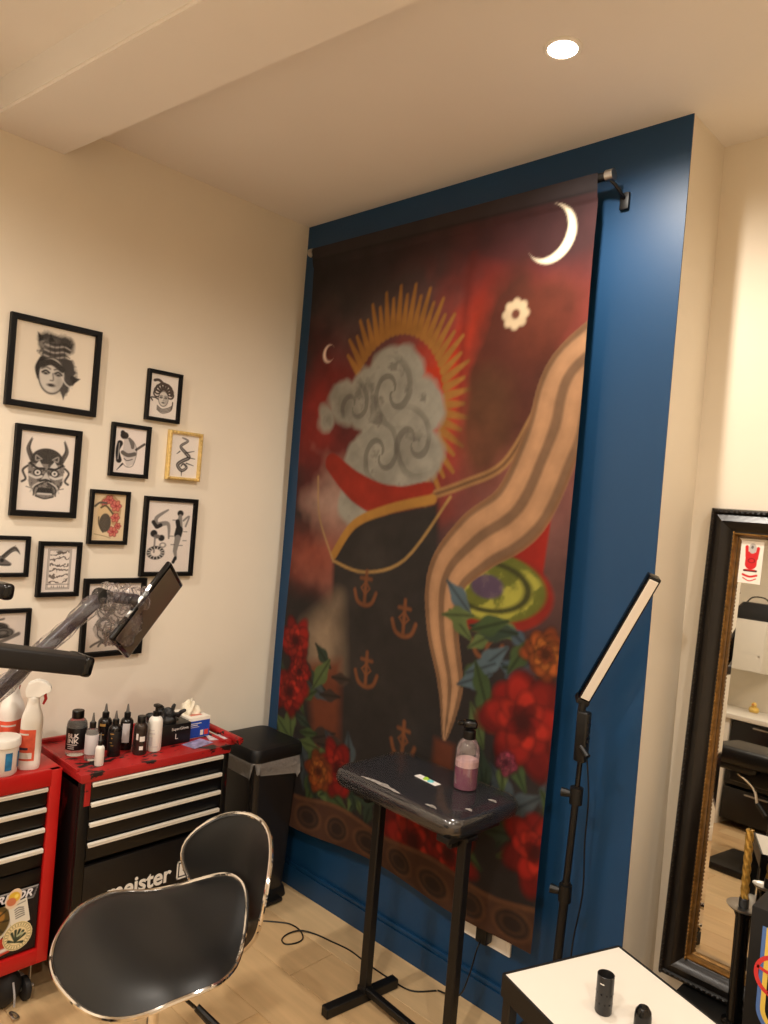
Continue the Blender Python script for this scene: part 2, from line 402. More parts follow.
for (x, y, k_) in [(.40, .26, 55), (.49, .34, 60), (.37, .36, 58), (.24, .28, 64)]:
    d_ = np.hypot(U - x, (V - y) * R_); sw = np.sin(d_ * k_ * 1.6 + 2 * np.arctan2(V - y, U - x) + 4 * n2)
    p.mix(pin * np.clip((sw - 0.45) * 3, 0, 1) * p.soft(d_ - .09, .03), (84, 80, 73), 0.65)
p.mix(pin * np.clip((n3 - .62) * 9, 0, 1), (76, 72, 66), .6)
# one pleated silk sash in warm cream drifting down the right side
def streamer(pts, rad, base, pleats, seed):
    q = smoothpath([(a_, b_ * R_, 0) for a_, b_ in pts], 8); q = [(v_.x, v_.y) for v_ in q]
    rr = list(np.interp(np.linspace(0, len(rad) - 1, len(q)), range(len(rad)), rad))
    best = np.full(U.shape, 1e9); lat = np.zeros(U.shape); dd = np.full(U.shape, 1e9)
    for (a_, b_, ra, rb) in zip(q[:-1], q[1:], rr[:-1], rr[1:]):
        dx, dy = b_[0] - a_[0], b_[1] - a_[1]; L2 = dx * dx + dy * dy + 1e-12
        t = np.clip(((p.X - a_[0]) * dx + (p.Y - a_[1]) * dy) / L2, 0, 1); ex, ey = p.X - a_[0] - t * dx, p.Y - a_[1] - t * dy
        d_ = np.hypot(ex, ey); r_ = ra + (rb - ra) * t; k_ = d_ - r_ < best
        best = np.where(k_, d_ - r_, best); lat = np.where(k_, np.sign(ex * dy - ey * dx) * d_ / r_, lat)
    mk = p.soft(best, .004); f_ = np.sin(lat * pleats + seed + n1 * 2.5)
    p.mix(mk, base); p.mix(mk * np.clip(f_ * 1.4, 0, 1), tuple(int(c * .58) for c in base), .8); p.mix(mk * np.clip(-f_ - .4, 0, 1), tuple(min(255, int(c * 1.12)) for c in base), .6)
    p.mix(mk * np.clip((np.abs(lat) - .86) * 12, 0, 1), (112, 78, 50), .8)
CREAM = (158, 120, 88)
p.mix(p.soft(p.d_ell(0.80, 0.22 * R_, 0.13, 0.20) + (n2 - .5) * .12, .03), (62, 32, 22), .9)
p.mix(p.soft(p.d_ell(0.90, 0.17 * R_, 0.09, 0.10, .6) + (n2 - .5) * .08, .03), (88, 40, 26), .9)
p.mix(p.soft(p.d_ell(0.73, 0.33 * R_, 0.07, 0.14) + (n2 - .5) * .1, .03), (80, 50, 32), .9)
# red block and green round medallion
p.poly(S([(0.90, 0.41), (0.955, 0.388), (0.94, 0.52), (0.88, 0.53), (0.84, 0.49), (0.90, 0.46)]), (130, 28, 18))
p.ell(0.775, 0.545 * R_, 0.20, 0.108, (120, 30, 20)); p.ell(0.785, 0.540 * R_, 0.17, 0.088, (88, 92, 34))
p.mix(p.soft(p.d_ell(0.785, 0.540 * R_, 0.16, 0.08)) * np.clip((n3 - 0.5) * 8, 0, 1), (150, 146, 60), 0.8)
p.ring(0.785, 0.540 * R_, 0.12, 0.06, 0.006, (52, 54, 24)); p.ell(0.785, 0.54 * R_, 0.05, 0.03, (72, 48, 86), a=0.8)
SASH = [(1.12, 0.19), (0.975, 0.25), (0.935, 0.33), (0.86, 0.43), (0.74, 0.48), (0.655, 0.535), (0.655, 0.61), (0.695, 0.69), (0.69, 0.765)]
SR = [.07, .075, .08, .085, .08, .065, .052, .04, .005]
p.curve(S([(0.88, 0.30), (0.80, 0.37), (0.68, 0.40), (0.57, 0.42)]), .012, (140, 104, 66)); p.curve(S([(0.88, 0.30), (0.80, 0.37), (0.68, 0.40), (0.57, 0.42)]), .004, (90, 62, 40))
for i in range(8): p.ell(0.80 + .022 * math.cos(i * PI / 4), 0.163 * R_ + .022 * math.sin(i * PI / 4), .018, .014, (186, 166, 136), rot=i * PI / 4)
p.ell(0.80, 0.163 * R_, 0.012, 0.012, (96, 54, 40))
# red and gold bands, dark drape
p.curve(S([(0.16, 0.375), (0.28, 0.415), (0.43, 0.435), (0.56, 0.41)]), [0.03, 0.045, 0.05, 0.02], (128, 36, 22))
drape = p.d_poly(S([(0.20, 0.53), (0.28, 0.475), (0.42, 0.45), (0.60, 0.43), (0.63, 0.56), (0.655, 0.72), (0.68, 0.86), (0.32, 0.90), (0.29, 0.76), (0.22, 0.64)]))
p.mix(p.soft(drape, 0.01), (38, 34, 32)); p.mix(p.soft(drape + 0.02, 0.02) * np.clip((n2 - 0.45) * 3, 0, 1), (52, 47, 43), 0.8)
p.curve(S([(0.20, 0.53), (0.28, 0.475), (0.42, 0.445), (0.58, 0.425)]), 0.014, (150, 108, 48))
q = [(0.20, 0.54), (0.34, 0.55), (0.50, 0.52), (0.64, 0.42)]
p.curve(S(q), 0.004, (150, 118, 70)); p.curve(S([(0.10, 0.40), (0.12, 0.47), (0.20, 0.54)]), 0.003, (150, 120, 80))
for (a, b) in [(0.516, 0.609), (0.38, 0.704), (0.353, 0.575), (0.837, 0.706), (0.80, 0.612), (0.543, 0.792)]:
    c = b * R_
    p.line([(a, c - 0.05), (a, c + 0.04)], 0.006, (104, 62, 36)); p.line([(a - 0.022, c - 0.028), (a + 0.022, c - 0.028)], 0.005, (104, 62, 36))
    p.curve([(a - 0.045, c + 0.01), (a - 0.03, c + 0.04), (a, c + 0.05), (a + 0.03, c + 0.04), (a + 0.045, c + 0.01)], 0.006, (104, 62, 36))
    p.mix(p.soft(np.abs(np.abs(U - a) + np.abs(p.Y - c) - 0.018) - 0.004), (104, 62, 36))
p.poly(S([(0.655, 0.77), (0.725, 0.77), (0.725, 0.86), (0.655, 0.86)]), (84, 42, 26), e=0.01)
p.poly(S([(0.10, 0.66), (0.24, 0.60), (0.27, 0.72), (0.12, 0.74)]), (150, 128, 104), 0.7, e=0.05)
p.poly(S([(0.12, 0.72), (0.27, 0.70), (0.29, 0.86), (0.18, 0.86)]), (98, 50, 30), 0.9, e=0.02)
streamer(SASH, SR, CREAM, 7.0, 1)
# garden of leaves and blooms
prng = random.Random(5)
def leaf(x, y, L, a, col):
    x2, y2 = x + L * math.cos(a), y * R_ + L * math.sin(a); mx, my = x + L * .5 * math.cos(a), y * R_ + L * .5 * math.sin(a)
    p.line([(x, y * R_), (mx, my), (x2, y2)], [0.004, L * 0.24, 0.002], col)
    p.line([(x, y * R_), (x2, y2)], 0.003, tuple(int(c * 0.6) for c in col))
for (cx, cy, sx, sy, nl) in [(0.12, 0.80, 0.12, 0.10, 26), (0.24, 0.88, 0.12, 0.05, 18), (0.86, 0.62, 0.12, 0.05, 18), (0.90, 0.80, 0.12, 0.10, 22), (0.55, 0.92, 0.22, 0.03, 22)]:
    for i in range(nl):
        leaf(cx + prng.uniform(-sx, sx), cy + prng.uniform(-sy, sy), prng.uniform(0.07, 0.14), prng.uniform(0, 6.28), prng.choice([(58, 72, 82), (72, 88, 96), (54, 70, 40), (44, 58, 46), (84, 98, 56), (60, 74, 84)] if cx > .8 and cy < .7 else [(54, 70, 40), (40, 52, 40), (74, 88, 50), (58, 66, 70), (50, 40, 34)]))
def bloom(x, y, rr, cols, npet=7):
    c = y * R_
    for ringi, (rf, col) in enumerate(zip((1.0, 0.78, 0.52, 0.34), (cols[2], cols[0], cols[1], cols[2]))):
        for i in range(npet):
            a = 2 * PI * i / npet + ringi * 0.5 + x * 9 + prng.uniform(-.25, .25); q = prng.uniform(.8, 1.15); o_ = .55 * rr * rf * q
            ex, ey = x + o_ * math.cos(a), c + o_ * math.sin(a); rx, ry = rr * rf * 0.5 * q, rr * rf * prng.uniform(.30, .42)
            sh = prng.uniform(.78, 1.1); cc = tuple(min(255, int(k_ * sh)) for k_ in col)
            p.ell(ex, ey, rx, ry, tuple(int(k_ * .5) for k_ in cc), rot=a, e=.008); p.ell(ex + .1 * rx * math.cos(a), ey + .1 * rx * math.sin(a), rx * .88, ry * .85, cc, rot=a, e=rx * .16)
    p.ell(x, c, rr * 0.22, rr * 0.2, tuple(int(q * 0.5) for q in cols[2]), e=rr * .1)
RED = ((132, 26, 18), (152, 36, 24), (108, 18, 14))
for (x, y, rr) in [(0.06, 0.69, 0.075), (0.05, 0.78, 0.08), (0.09, 0.74, 0.05), (0.29, 0.88, 0.08), (0.92, 0.71, 0.125), (0.61, 0.93, 0.12), (0.74, 0.92, 0.08), (0.99, 0.87, 0.09)]: bloom(x, y, rr, RED)
for (x, y, rr) in [(0.965, 0.615, 0.062), (0.21, 0.895, 0.055)]: bloom(x, y, rr, ((140, 70, 28), (160, 90, 36), (120, 54, 22)), 11)
bloom(0.885, 0.77, 0.03, ((150, 60, 80), (170, 80, 90), (120, 40, 60)))
# medallion border along the hem
bt = 0.945 + 0.006 * np.sin(U * 16)
p.mix(p.soft(-(V - bt) * R_, 0.006), (66, 42, 30)); p.mix(p.soft(np.abs(V - bt) * R_ - 0.006), (88, 58, 38))
for i in range(8):
    x = 0.06 + i * 0.126; rx = 0.055 if i % 2 else 0.045
    p.ell(x, 0.974 * R_, rx, 0.036, (40, 29, 25)); p.ring(x, 0.974 * R_, rx, 0.036, 0.004, (82, 54, 36)); p.ring(x, 0.974 * R_, rx * .6, 0.02, 0.002, (70, 48, 34))
p.mix(p.soft((V - 0.018) * R_, 0.004), (44, 40, 42), 0.8); p.mix(p.soft(np.abs(V - 0.018) * R_ - 0.002), (22, 20, 22))
p.c *= (0.72 + 0.5 * n3[..., None])
def cloth(X, Y):
    u = X; t = Y / R_
    x = (u - 0.5) * BW; z = BH * (1 - t)
    yy = 0.006 * np.sin(u * 7 + 1.3 * np.sin(t * 5)) * t + 0.003 * np.sin(t * 16 + u * 3) + 0.008 * t * np.cos(u * 3.1)
    z = z - 0.020 * t ** 6 * np.sin(u * 3.4 * PI) * 0.5
    curl = np.clip((t - 0.93) / 0.07, 0, 1) ** 2
    top_ = np.clip(1 - t / 0.03, 0, 1) ** 0.5 * 0.0145
    yy = yy * np.clip(t * 12, 0, 1)
    return np.stack([x, yy - top_ - curl * 0.018 * np.cos(u * 5), z + 0.006 * (t < 0.001)], -1)
p.build('cloth', vcol_mat('banner_cloth_print', 0.75, bump=0.25, bscale=500), ban, cloth)
# rod, end caps and brackets
MB().cyl((-BW / 2 - 0.015, 0, BH - 0.004), (BW / 2 + 0.03, 0, BH - 0.004), 0.0125, seg=18).build('rod', M_metalblk, ban)
for s in (-1, 1):
    xx = s * (BW / 2 + (0.032 if s > 0 else 0.016))
    e = MB().cyl((xx - 0.012, 0, BH - 0.004), (xx + 0.012, 0, BH - 0.004), 0.0165, seg=18).build('end_cap', M_steel, ban)
    b = MB().tube([(xx, 0.0, BH - 0.016), (xx + 0.012, 0.012, BH - 0.03), (xx + 0.018, 0.05, BH - 0.05), (xx + 0.018, 0.066, BH - 0.05)], 0.005)
    b.box((xx + 0.004, 0.058, BH - 0.085), (xx + 0.032, 0.070, BH - 0.035), 0.003)
    b.build('bracket', M_metalblk, ban)

# ------------------------------------------------------------------ framed prints on the left wall
INK = (44, 42, 42); GREY = (120, 114, 110); LITE = (196, 190, 184)
def face(p, cx, cy, s, tilt=0.0, col=INK):
    s *= 1.12
    p.ell(cx, cy, 0.62 * s, 0.86 * s, (226, 220, 212), rot=tilt); p.ring(cx, cy, 0.62 * s, 0.86 * s, 0.03 * s, col, rot=tilt)
    for d in (-1, 1):
        p.curve([(cx + d * 0.14 * s, cy - 0.12 * s), (cx + d * 0.3 * s, cy - 0.2 * s), (cx + d * 0.46 * s, cy - 0.1 * s)], 0.05 * s, col)
        p.ell(cx + d * 0.3 * s, cy - 0.06 * s, 0.12 * s, 0.06 * s, col)
        p.curve([(cx + d * 0.1 * s, cy - 0.3 * s), (cx + d * 0.3 * s, cy - 0.36 * s), (cx + d * 0.5 * s, cy - 0.26 * s)], 0.04 * s, GREY)
    p.curve([(cx + 0.04 * s, cy - 0.1 * s), (cx + 0.08 * s, cy + 0.2 * s), (cx - 0.06 * s, cy + 0.24 * s)], 0.03 * s, GREY)
    p.ell(cx, cy + 0.46 * s, 0.2 * s, 0.08 * s, col); p.ell(cx + 0.35 * s, cy + 0.3 * s, 0.2 * s, 0.4 * s, GREY, a=0.5, e=0.2 * s)
def art_portrait(p, w, h):
    n = p.noise(w * .08, 4); n2 = p.noise(w * .03, 9)
    d = p.d_line([(.40 * w, .20 * h), (.60 * w, .22 * h)], .13 * w); p.mix(p.soft(d + (n - .5) * .08 * w, .03 * w), (70, 67, 66))
    d = p.d_line([(.44 * w, .28 * h), (.50 * w, .48 * h)], .15 * w); p.mix(p.soft(d + (n2 - .5) * .1 * w, .02 * w), (96, 92, 90))
    p.poly([(.26 * w, .10 * h), (.34 * w, .16 * h), (.30 * w, .26 * h)], INK); p.poly([(.42 * w, .09 * h), (.48 * w, .18 * h), (.40 * w, .20 * h)], INK)
    p.ell(.36 * w, .24 * h, .07 * w, .05 * h, (150, 145, 140), a=.8); p.ell(.36 * w, .23 * h, .025 * w, .015 * h, INK)
    for i in range(8):
        y = (.20 + .035 * i) * h; p.curve([(.36 * w, y), (.48 * w, y + .02 * h), (.60 * w, y - .01 * h), (.68 * w, y + .015 * h)], .006 * w, (206, 200, 194) if i % 2 else INK)
    for i in range(4): p.line([((.42 + .06 * i) * w, .2 * h), ((.44 + .06 * i) * w, .42 * h)], .004 * w, INK)
    p.curve([(.34 * w, .44 * h), (.30 * w, .55 * h), (.33 * w, .66 * h)], .04 * w, INK)
    d = p.d_line([(.66 * w, .45 * h), (.68 * w, .60 * h), (.64 * w, .78 * h)], [.09 * w, .11 * w, .06 * w]); p.mix(p.soft(d + (n - .5) * .1 * w, .02 * w), (72, 69, 68))
    face(p, .475 * w, .62 * h, .235 * w)
    p.curve([(.34 * w, .50 * h), (.46 * w, .45 * h), (.60 * w, .52 * h)], .04 * w, (58, 55, 54))
    p.poly([(.70 * w, .58 * h), (.84 * w, .60 * h), (.74 * w, .70 * h)], INK); p.curve([(.60 * w, .62 * h), (.66 * w, .70 * h), (.74 * w, .74 * h)], .008 * w, (230, 224, 218))
    p.line([(.63 * w, .78 * h), (.64 * w, .90 * h)], [.04 * w, .004 * w], (80, 77, 75))
def art_snakehair(p, w, h):
    for i in range(9):
        a = PI + i * PI / 8; x = .5 * w + .24 * w * math.cos(a); y = .45 * h + .18 * h * math.sin(a)
        p.ring(x, y, .11 * w, .075 * h, .028 * w, (96, 84, 76)); p.ring(x, y, .11 * w, .075 * h, .008 * w, INK)
    p.curve([(.15 * w, .16 * h), (.3 * w, .14 * h), (.5 * w, .22 * h), (.7 * w, .26 * h), (.78 * w, .45 * h)], .045 * w, (84, 74, 68))
    p.curve([(.12 * w, .62 * h), (.06 * w, .56 * h), (.2 * w, .55 * h), (.32 * w, .58 * h)], .022 * w, INK)
    for i in range(4): p.curve([(.3 * w, (.72 + .03 * i) * h), (.5 * w, (.79 + .03 * i) * h), (.8 * w, (.70 + .03 * i) * h), (.84 * w, .60 * h)], .014 * w, (90, 80, 74) if i % 2 else INK)
    face(p, .5 * w, .55 * h, .25 * w)
def art_dancer(p, w, h):
    p.ell(.30 * w, .18 * h, .13 * w, .08 * h, INK); p.ell(.24 * w, .12 * h, .07 * w, .05 * h, INK)
    p.poly([(.3 * w, .25 * h), (.6 * w, .28 * h), (.72 * w, .48 * h), (.66 * w, .78 * h), (.45 * w, .86 * h), (.28 * w, .6 * h)], (216, 208, 204)); p.curve([(.3 * w, .25 * h), (.55 * w, .26 * h), (.72 * w, .48 * h), (.64 * w, .8 * h), (.46 * w, .86 * h), (.32 * w, .8 * h)], .01 * w, GREY)
    p.curve([(.46 * w, .24 * h), (.56 * w, .34 * h), (.58 * w, .42 * h)], [.04 * w, .07 * w, .05 * w], GREY)
    p.curve([(.18 * w, .36 * h), (.12 * w, .52 * h), (.18 * w, .72 * h)], [.09 * w, .06 * w, .09 * w], INK); p.curve([(.16 * w, .36 * h), (.15 * w, .7 * h)], .012 * w, (190, 182, 178))
    p.curve([(.28 * w, .55 * h), (.45 * w, .60 * h), (.66 * w, .56 * h)], .06 * w, (110, 104, 100)); p.line([(.70 * w, .46 * h), (.95 * w, .32 * h)], .035 * w, INK); p.line([(.72 * w, .45 * h), (.95 * w, .32 * h)], .012 * w, GREY)
    p.curve([(.34 * w, .68 * h), (.44 * w, .72 * h), (.6 * w, .68 * h)], .012 * w, INK); p.line([(.3 * w, .80 * h), (.14 * w, .94 * h)], [.03 * w, .008 * w], INK)
def art_serpent(p, w, h):
    p.curve([(.40 * w, .08 * h), (.60 * w, .14 * h), (.36 * w, .28 * h), (.55 * w, .42 * h), (.68 * w, .52 * h), (.45 * w, .62 * h), (.30 * w, .72 * h), (.45 * w, .84 * h), (.62 * w, .76 * h), (.50 * w, .68 * h), (.42 * w, .74 * h)], [.02 * w, .035 * w, .045 * w, .06 * w, .06 * w, .06 * w, .06 * w, .05 * w, .045 * w, .03 * w, .02 * w], (86, 80, 78), n=8)
    p.curve([(.40 * w, .08 * h), (.60 * w, .14 * h), (.36 * w, .28 * h), (.55 * w, .42 * h), (.68 * w, .52 * h), (.45 * w, .62 * h), (.30 * w, .72 * h), (.45 * w, .84 * h), (.62 * w, .76 * h)], .012 * w, (170, 164, 160))
    for (a, b, c, d) in [(.55, .42, .85, .36), (.62, .52, .9, .54), (.6, .66, .86, .7), (.34, .4, .24, .46), (.45, .86, .46, .96)]: p.line([(a * w, b * h), (c * w, d * h)], [.02 * w, .01 * w], INK)
def art_mask(p, w, h):
    n = p.noise(w * .05, 6)
    for d in (-1, 1):
        p.curve([(.5 * w + d * .27 * w, .34 * h), (.5 * w + d * .35 * w, .22 * h), (.5 * w + d * .30 * w, .08 * h)], [.055 * w, .04 * w, .004 * w], (104, 96, 92)); p.curve([(.5 * w + d * .27 * w, .34 * h), (.5 * w + d * .33 * w, .22 * h), (.5 * w + d * .29 * w, .1 * h)], .008 * w, INK)
    p.ell(.5 * w, .36 * h, .30 * w, .16 * h, (66, 62, 60)); p.poly([(.16 * w, .40 * h), (.84 * w, .40 * h), (.80 * w, .66 * h), (.66 * w, .82 * h), (.5 * w, .84 * h), (.34 * w, .82 * h), (.20 * w, .66 * h)], (142, 135, 130))
    p.mix(p.soft(p.d_ell(.5 * w, .52 * h, .34 * w, .3 * h)) * np.clip((n - .5) * 7, 0, 1), (54, 51, 50), .8)
    for d in (-1, 1):
        x = lambda q: .5 * w + d * q * w
        p.poly([(x(.14), .36 * h), (x(.06), .44 * h), (x(.24), .46 * h)], (226, 220, 214)); p.curve([(x(.04), .46 * h), (x(.16), .46 * h), (x(.30), .40 * h)], .02 * w, INK)
        p.ell(x(.155), .515 * h, .062 * w, .036 * h, (235, 230, 224)); p.ell(x(.155), .515 * h, .022 * w, .015 * h, INK); p.ring(x(.155), .515 * h, .068 * w, .042 * h, .012 * w, INK)
        p.curve([(x(.08), .56 * h), (x(.18), .58 * h), (x(.30), .55 * h)], .022 * w, (224, 218, 212)); p.curve([(x(.06), .62 * h), (x(.2), .68 * h), (x(.26), .76 * h)], .014 * w, (214, 208, 202)); p.curve([(x(.04), .64 * h), (x(.18), .70 * h), (x(.2), .8 * h)], .012 * w, INK)
        p.curve([(x(.1), .34 * h), (x(.2), .30 * h), (x(.2), .36 * h), (x(.13), .35 * h)], .012 * w, (170, 164, 158)); p.curve([(x(.34), .44 * h), (x(.42), .5 * h), (x(.36), .6 * h), (x(.42), .64 * h)], .02 * w, (70, 66, 64))
        p.curve([(x(.22), .72 * h), (x(.34), .70 * h)], .008 * w, GREY)
    p.poly([(.5 * w, .50 * h), (.58 * w, .60 * h), (.42 * w, .60 * h)], (214, 208, 202)); p.curve([(.40 * w, .62 * h), (.5 * w, .60 * h), (.60 * w, .62 * h)], .02 * w, INK)
    p.poly([(.38 * w, .70 * h), (.62 * w, .70 * h), (.66 * w, .77 * h), (.34 * w, .77 * h)], INK); p.line([(.38 * w, .78 * h), (.62 * w, .78 * h)], .015 * w, (226, 220, 214)); p.curve([(.34 * w, .81 * h), (.5 * w, .84 * h), (.66 * w, .81 * h)], .012 * w, INK)
def art_roses(p, w, h):
    p.ell(.42 * w, .46 * h, .28 * w, .34 * h, (216, 186, 140), a=.9, e=.03 * w)
    p.curve([(.3 * w, .2 * h), (.52 * w, .1 * h), (.74 * w, .3 * h), (.7 * w, .6 * h)], [.1 * w, .13 * w, .13 * w, .1 * w], (176, 140, 96), .8)
    for (x, y, r) in [(.48, .13, .14), (.70, .25, .17), (.70, .50, .14), (.66, .80, .16), (.80, .68, .1), (.34, .2, .1)]:
        for i in range(6): p.ell((x + r * .5 * math.cos(i * 1.05)) * w, y * h + r * .5 * w * math.sin(i * 1.05), r * .52 * w, r * .36 * w, (208, 112 + 6 * (i % 3), 106), rot=i * 1.05); p.ring((x + r * .5 * math.cos(i * 1.05)) * w, y * h + r * .5 * w * math.sin(i * 1.05), r * .52 * w, r * .36 * w, .008 * w, (150, 60, 60), rot=i * 1.05)
        p.ell(x * w, y * h, r * .22 * w, r * .22 * w, (160, 56, 58))
    p.ell(.40 * w, .62 * h, .18 * w, .2 * h, (84, 76, 66)); p.curve([(.25 * w, .3 * h), (.4 * w, .26 * h), (.62 * w, .42 * h)], .03 * w, (96, 84, 62)); p.curve([(.2 * w, .5 * h), (.22 * w, .66 * h), (.36 * w, .82 * h)], .018 * w, (66, 58, 52))
    p.curve([(.06 * w, .28 * h), (.2 * w, .2 * h), (.4 * w, .2 * h)], .03 * w, (90, 84, 76)); p.curve([(.1 * w, .86 * h), (.4 * w, .9 * h), (.6 * w, .94 * h)], .01 * w, (150, 130, 96))
def art_acrobats(p, w, h):
    G2 = (150, 144, 140)
    p.curve([(.44 * w, .12 * h), (.20 * w, .24 * h), (.22 * w, .36 * h)], [.018 * w, .04 * w, .05 * w], G2); p.curve([(.24 * w, .34 * h), (.46 * w, .32 * h), (.50 * w, .52 * h)], [.055 * w, .04 * w, .018 * w], G2)
    p.curve([(.14 * w, .30 * h), (.22 * w, .36 * h), (.30 * w, .34 * h)], .04 * w, INK); p.ell(.17 * w, .46 * h, .075 * w, .05 * h, INK); p.ell(.34 * w, .52 * h, .07 * w, .045 * h, INK); p.ell(.24 * w, .50 * h, .07 * w, .03 * h, GREY)
    p.line([(.20 * w, .52 * h), (.20 * w, .72 * h)], .02 * w, G2); p.ring(.38 * w, .62 * h, .06 * w, .03 * h, .012 * w, G2); p.ring(.24 * w, .73 * h, .15 * w, .075 * h, .03 * w, INK)
    for i in range(14):
        a = i * PI / 7; p.line([(.24 * w + .12 * w * math.cos(a), .73 * h + .055 * h * math.sin(a)), (.24 * w + .18 * w * math.cos(a), .73 * h + .085 * h * math.sin(a))], .008 * w, (220, 214, 208))
    p.ell(.72 * w, .16 * h, .07 * w, .045 * h, INK); p.line([(.72 * w, .2 * h), (.72 * w, .4 * h)], [.04 * w, .08 * w], G2); p.line([(.67 * w, .28 * h), (.70 * w, .36 * h)], .05 * w, INK)
    p.line([(.72 * w, .40 * h), (.70 * w, .47 * h)], .085 * w, INK); p.line([(.70 * w, .52 * h), (.66 * w, .70 * h), (.70 * w, .82 * h)], [.07 * w, .045 * w, .02 * w], G2); p.line([(.68 * w, .80 * h), (.64 * w, .86 * h)], .035 * w, INK)
    p.curve([(.80 * w, .26 * h), (.92 * w, .2 * h), (.86 * w, .34 * h)], .02 * w, G2)
    for (a, b) in [(.60, .26), (.56, .49), (.86, .42), (.86, .55), (.60, .61), (.78, .62)]: p.line([(a * w - .04 * w, b * h), (a * w + .04 * w, b * h)], .006 * w, INK)
def art_bird(p, w, h):
    for i in range(6): p.curve([(.5 * w, .62 * h), ((.62 + .03 * i) * w, (.50 - .05 * i) * h), ((.80 + .02 * i) * w, (.18 + .05 * i) * h)], [.03 * w, .03 * w, .006 * w], (70, 66, 64) if i % 2 else (130, 124, 120))
    for i in range(5): p.curve([(.5 * w, .55 * h), ((.40 - .04 * i) * w, (.40 - .03 * i) * h), ((.30 - .05 * i) * w, (.22 + .04 * i) * h)], [.04 * w, .03 * w, .006 * w], (84, 80, 78) if i % 2 else (140, 134, 130))
    p.curve([(.40 * w, .52 * h), (.56 * w, .66 * h), (.72 * w, .74 * h)], [.07 * w, .08 * w, .03 * w], GREY); p.curve([(.36 * w, .72 * h), (.56 * w, .76 * h), (.72 * w, .76 * h)], .012 * w, INK); p.ell(.56 * w, .62 * h, .04 * w, .04 * w, INK)
def art_card(p, w, h):
    BR = (96, 82, 74)
    for t in (0, .035): 
        x0, y0, x1, y1 = .16 + t, .07 + t * .7, .84 - t, .93 - t * .7
        p.line([(x0 * w, y0 * h), (x1 * w, y0 * h), (x1 * w, y1 * h), (x0 * w, y1 * h), (x0 * w, y0 * h)], .008 * w, BR)
    p.line([(.18 * w, .83 * h), (.82 * w, .83 * h)], .008 * w, BR); p.ell(.5 * w, .14 * h, .10 * w, .035 * h, GREY)
    n = p.noise(w * .12, 8); x = p.d_poly([(.22 * w, .1 * h), (.78 * w, .1 * h), (.78 * w, .81 * h), (.22 * w, .81 * h)])
    p.mix(p.soft(x) * np.clip((np.sin(p.Y / h * 50 + n * 10 + p.X / w * 3) - .2) * 2, 0, 1), BR, .9)
    for i in range(7): p.line([((.32 + .06 * i) * w, .865 * h), ((.32 + .06 * i) * w, .895 * h)], .012 * w, BR, .8 if i != 2 else 0)
def art_rose(p, w, h):
    for (cx, cy, r) in [(.45, .66, .30), (.62, .40, .24), (.34, .36, .2)]:
        th = np.arctan2(p.Y - cy * h, p.X - cx * w); d = np.hypot(p.X - cx * w, p.Y - cy * h) / (r * w)
        n = p.noise(w * .1, int(cx * 100)); m_ = p.soft((d - 1 + (n - .5) * .3) * r * w)
        p.mix(m_, (196, 188, 182)); p.mix(m_ * np.clip((np.sin(d * 20 + th * 3 + n * 6) - .2) * 2, 0, 1), (60, 56, 54), .85)
    for i in range(6): p.curve([(.45 * w, .8 * h), ((.2 + .1 * i) * w, .88 * h), ((.12 + .14 * i) * w, .92 * h)], .02 * w, GREY)
def art_ship(p, w, h):
    p.curve([(.46 * w, .1 * h), (.52 * w, .2 * h), (.66 * w, .16 * h)], .016 * w, GREY); p.line([(.52 * w, .18 * h), (.50 * w, .36 * h)], .016 * w, GREY)
    for i, (x, y, r) in enumerate([(.40, .42, .17), (.58, .40, .14), (.50, .52, .22), (.34, .55, .15), (.66, .55, .15)]):
        p.ell(x * w, y * h, r * w, r * w * .5, (70 + 14 * i, 66 + 14 * i, 64 + 14 * i)); p.ring(x * w, y * h, r * w, r * w * .5, .012 * w, INK); p.ring(x * w, y * h, r * w * .55, r * w * .25, .01 * w, INK)
    p.curve([(.3 * w, .75 * h), (.6 * w, .8 * h), (.9 * w, .60 * h)], .03 * w, GREY); p.curve([(.2 * w, .66 * h), (.5 * w, .7 * h), (.74 * w, .64 * h)], .02 * w, INK)
M_gilt = mat('gilt_frame', (236, 208, 138), 0.35, metal=0.55, var=0.15, vscale=40, bump=0.5, bscale=90)
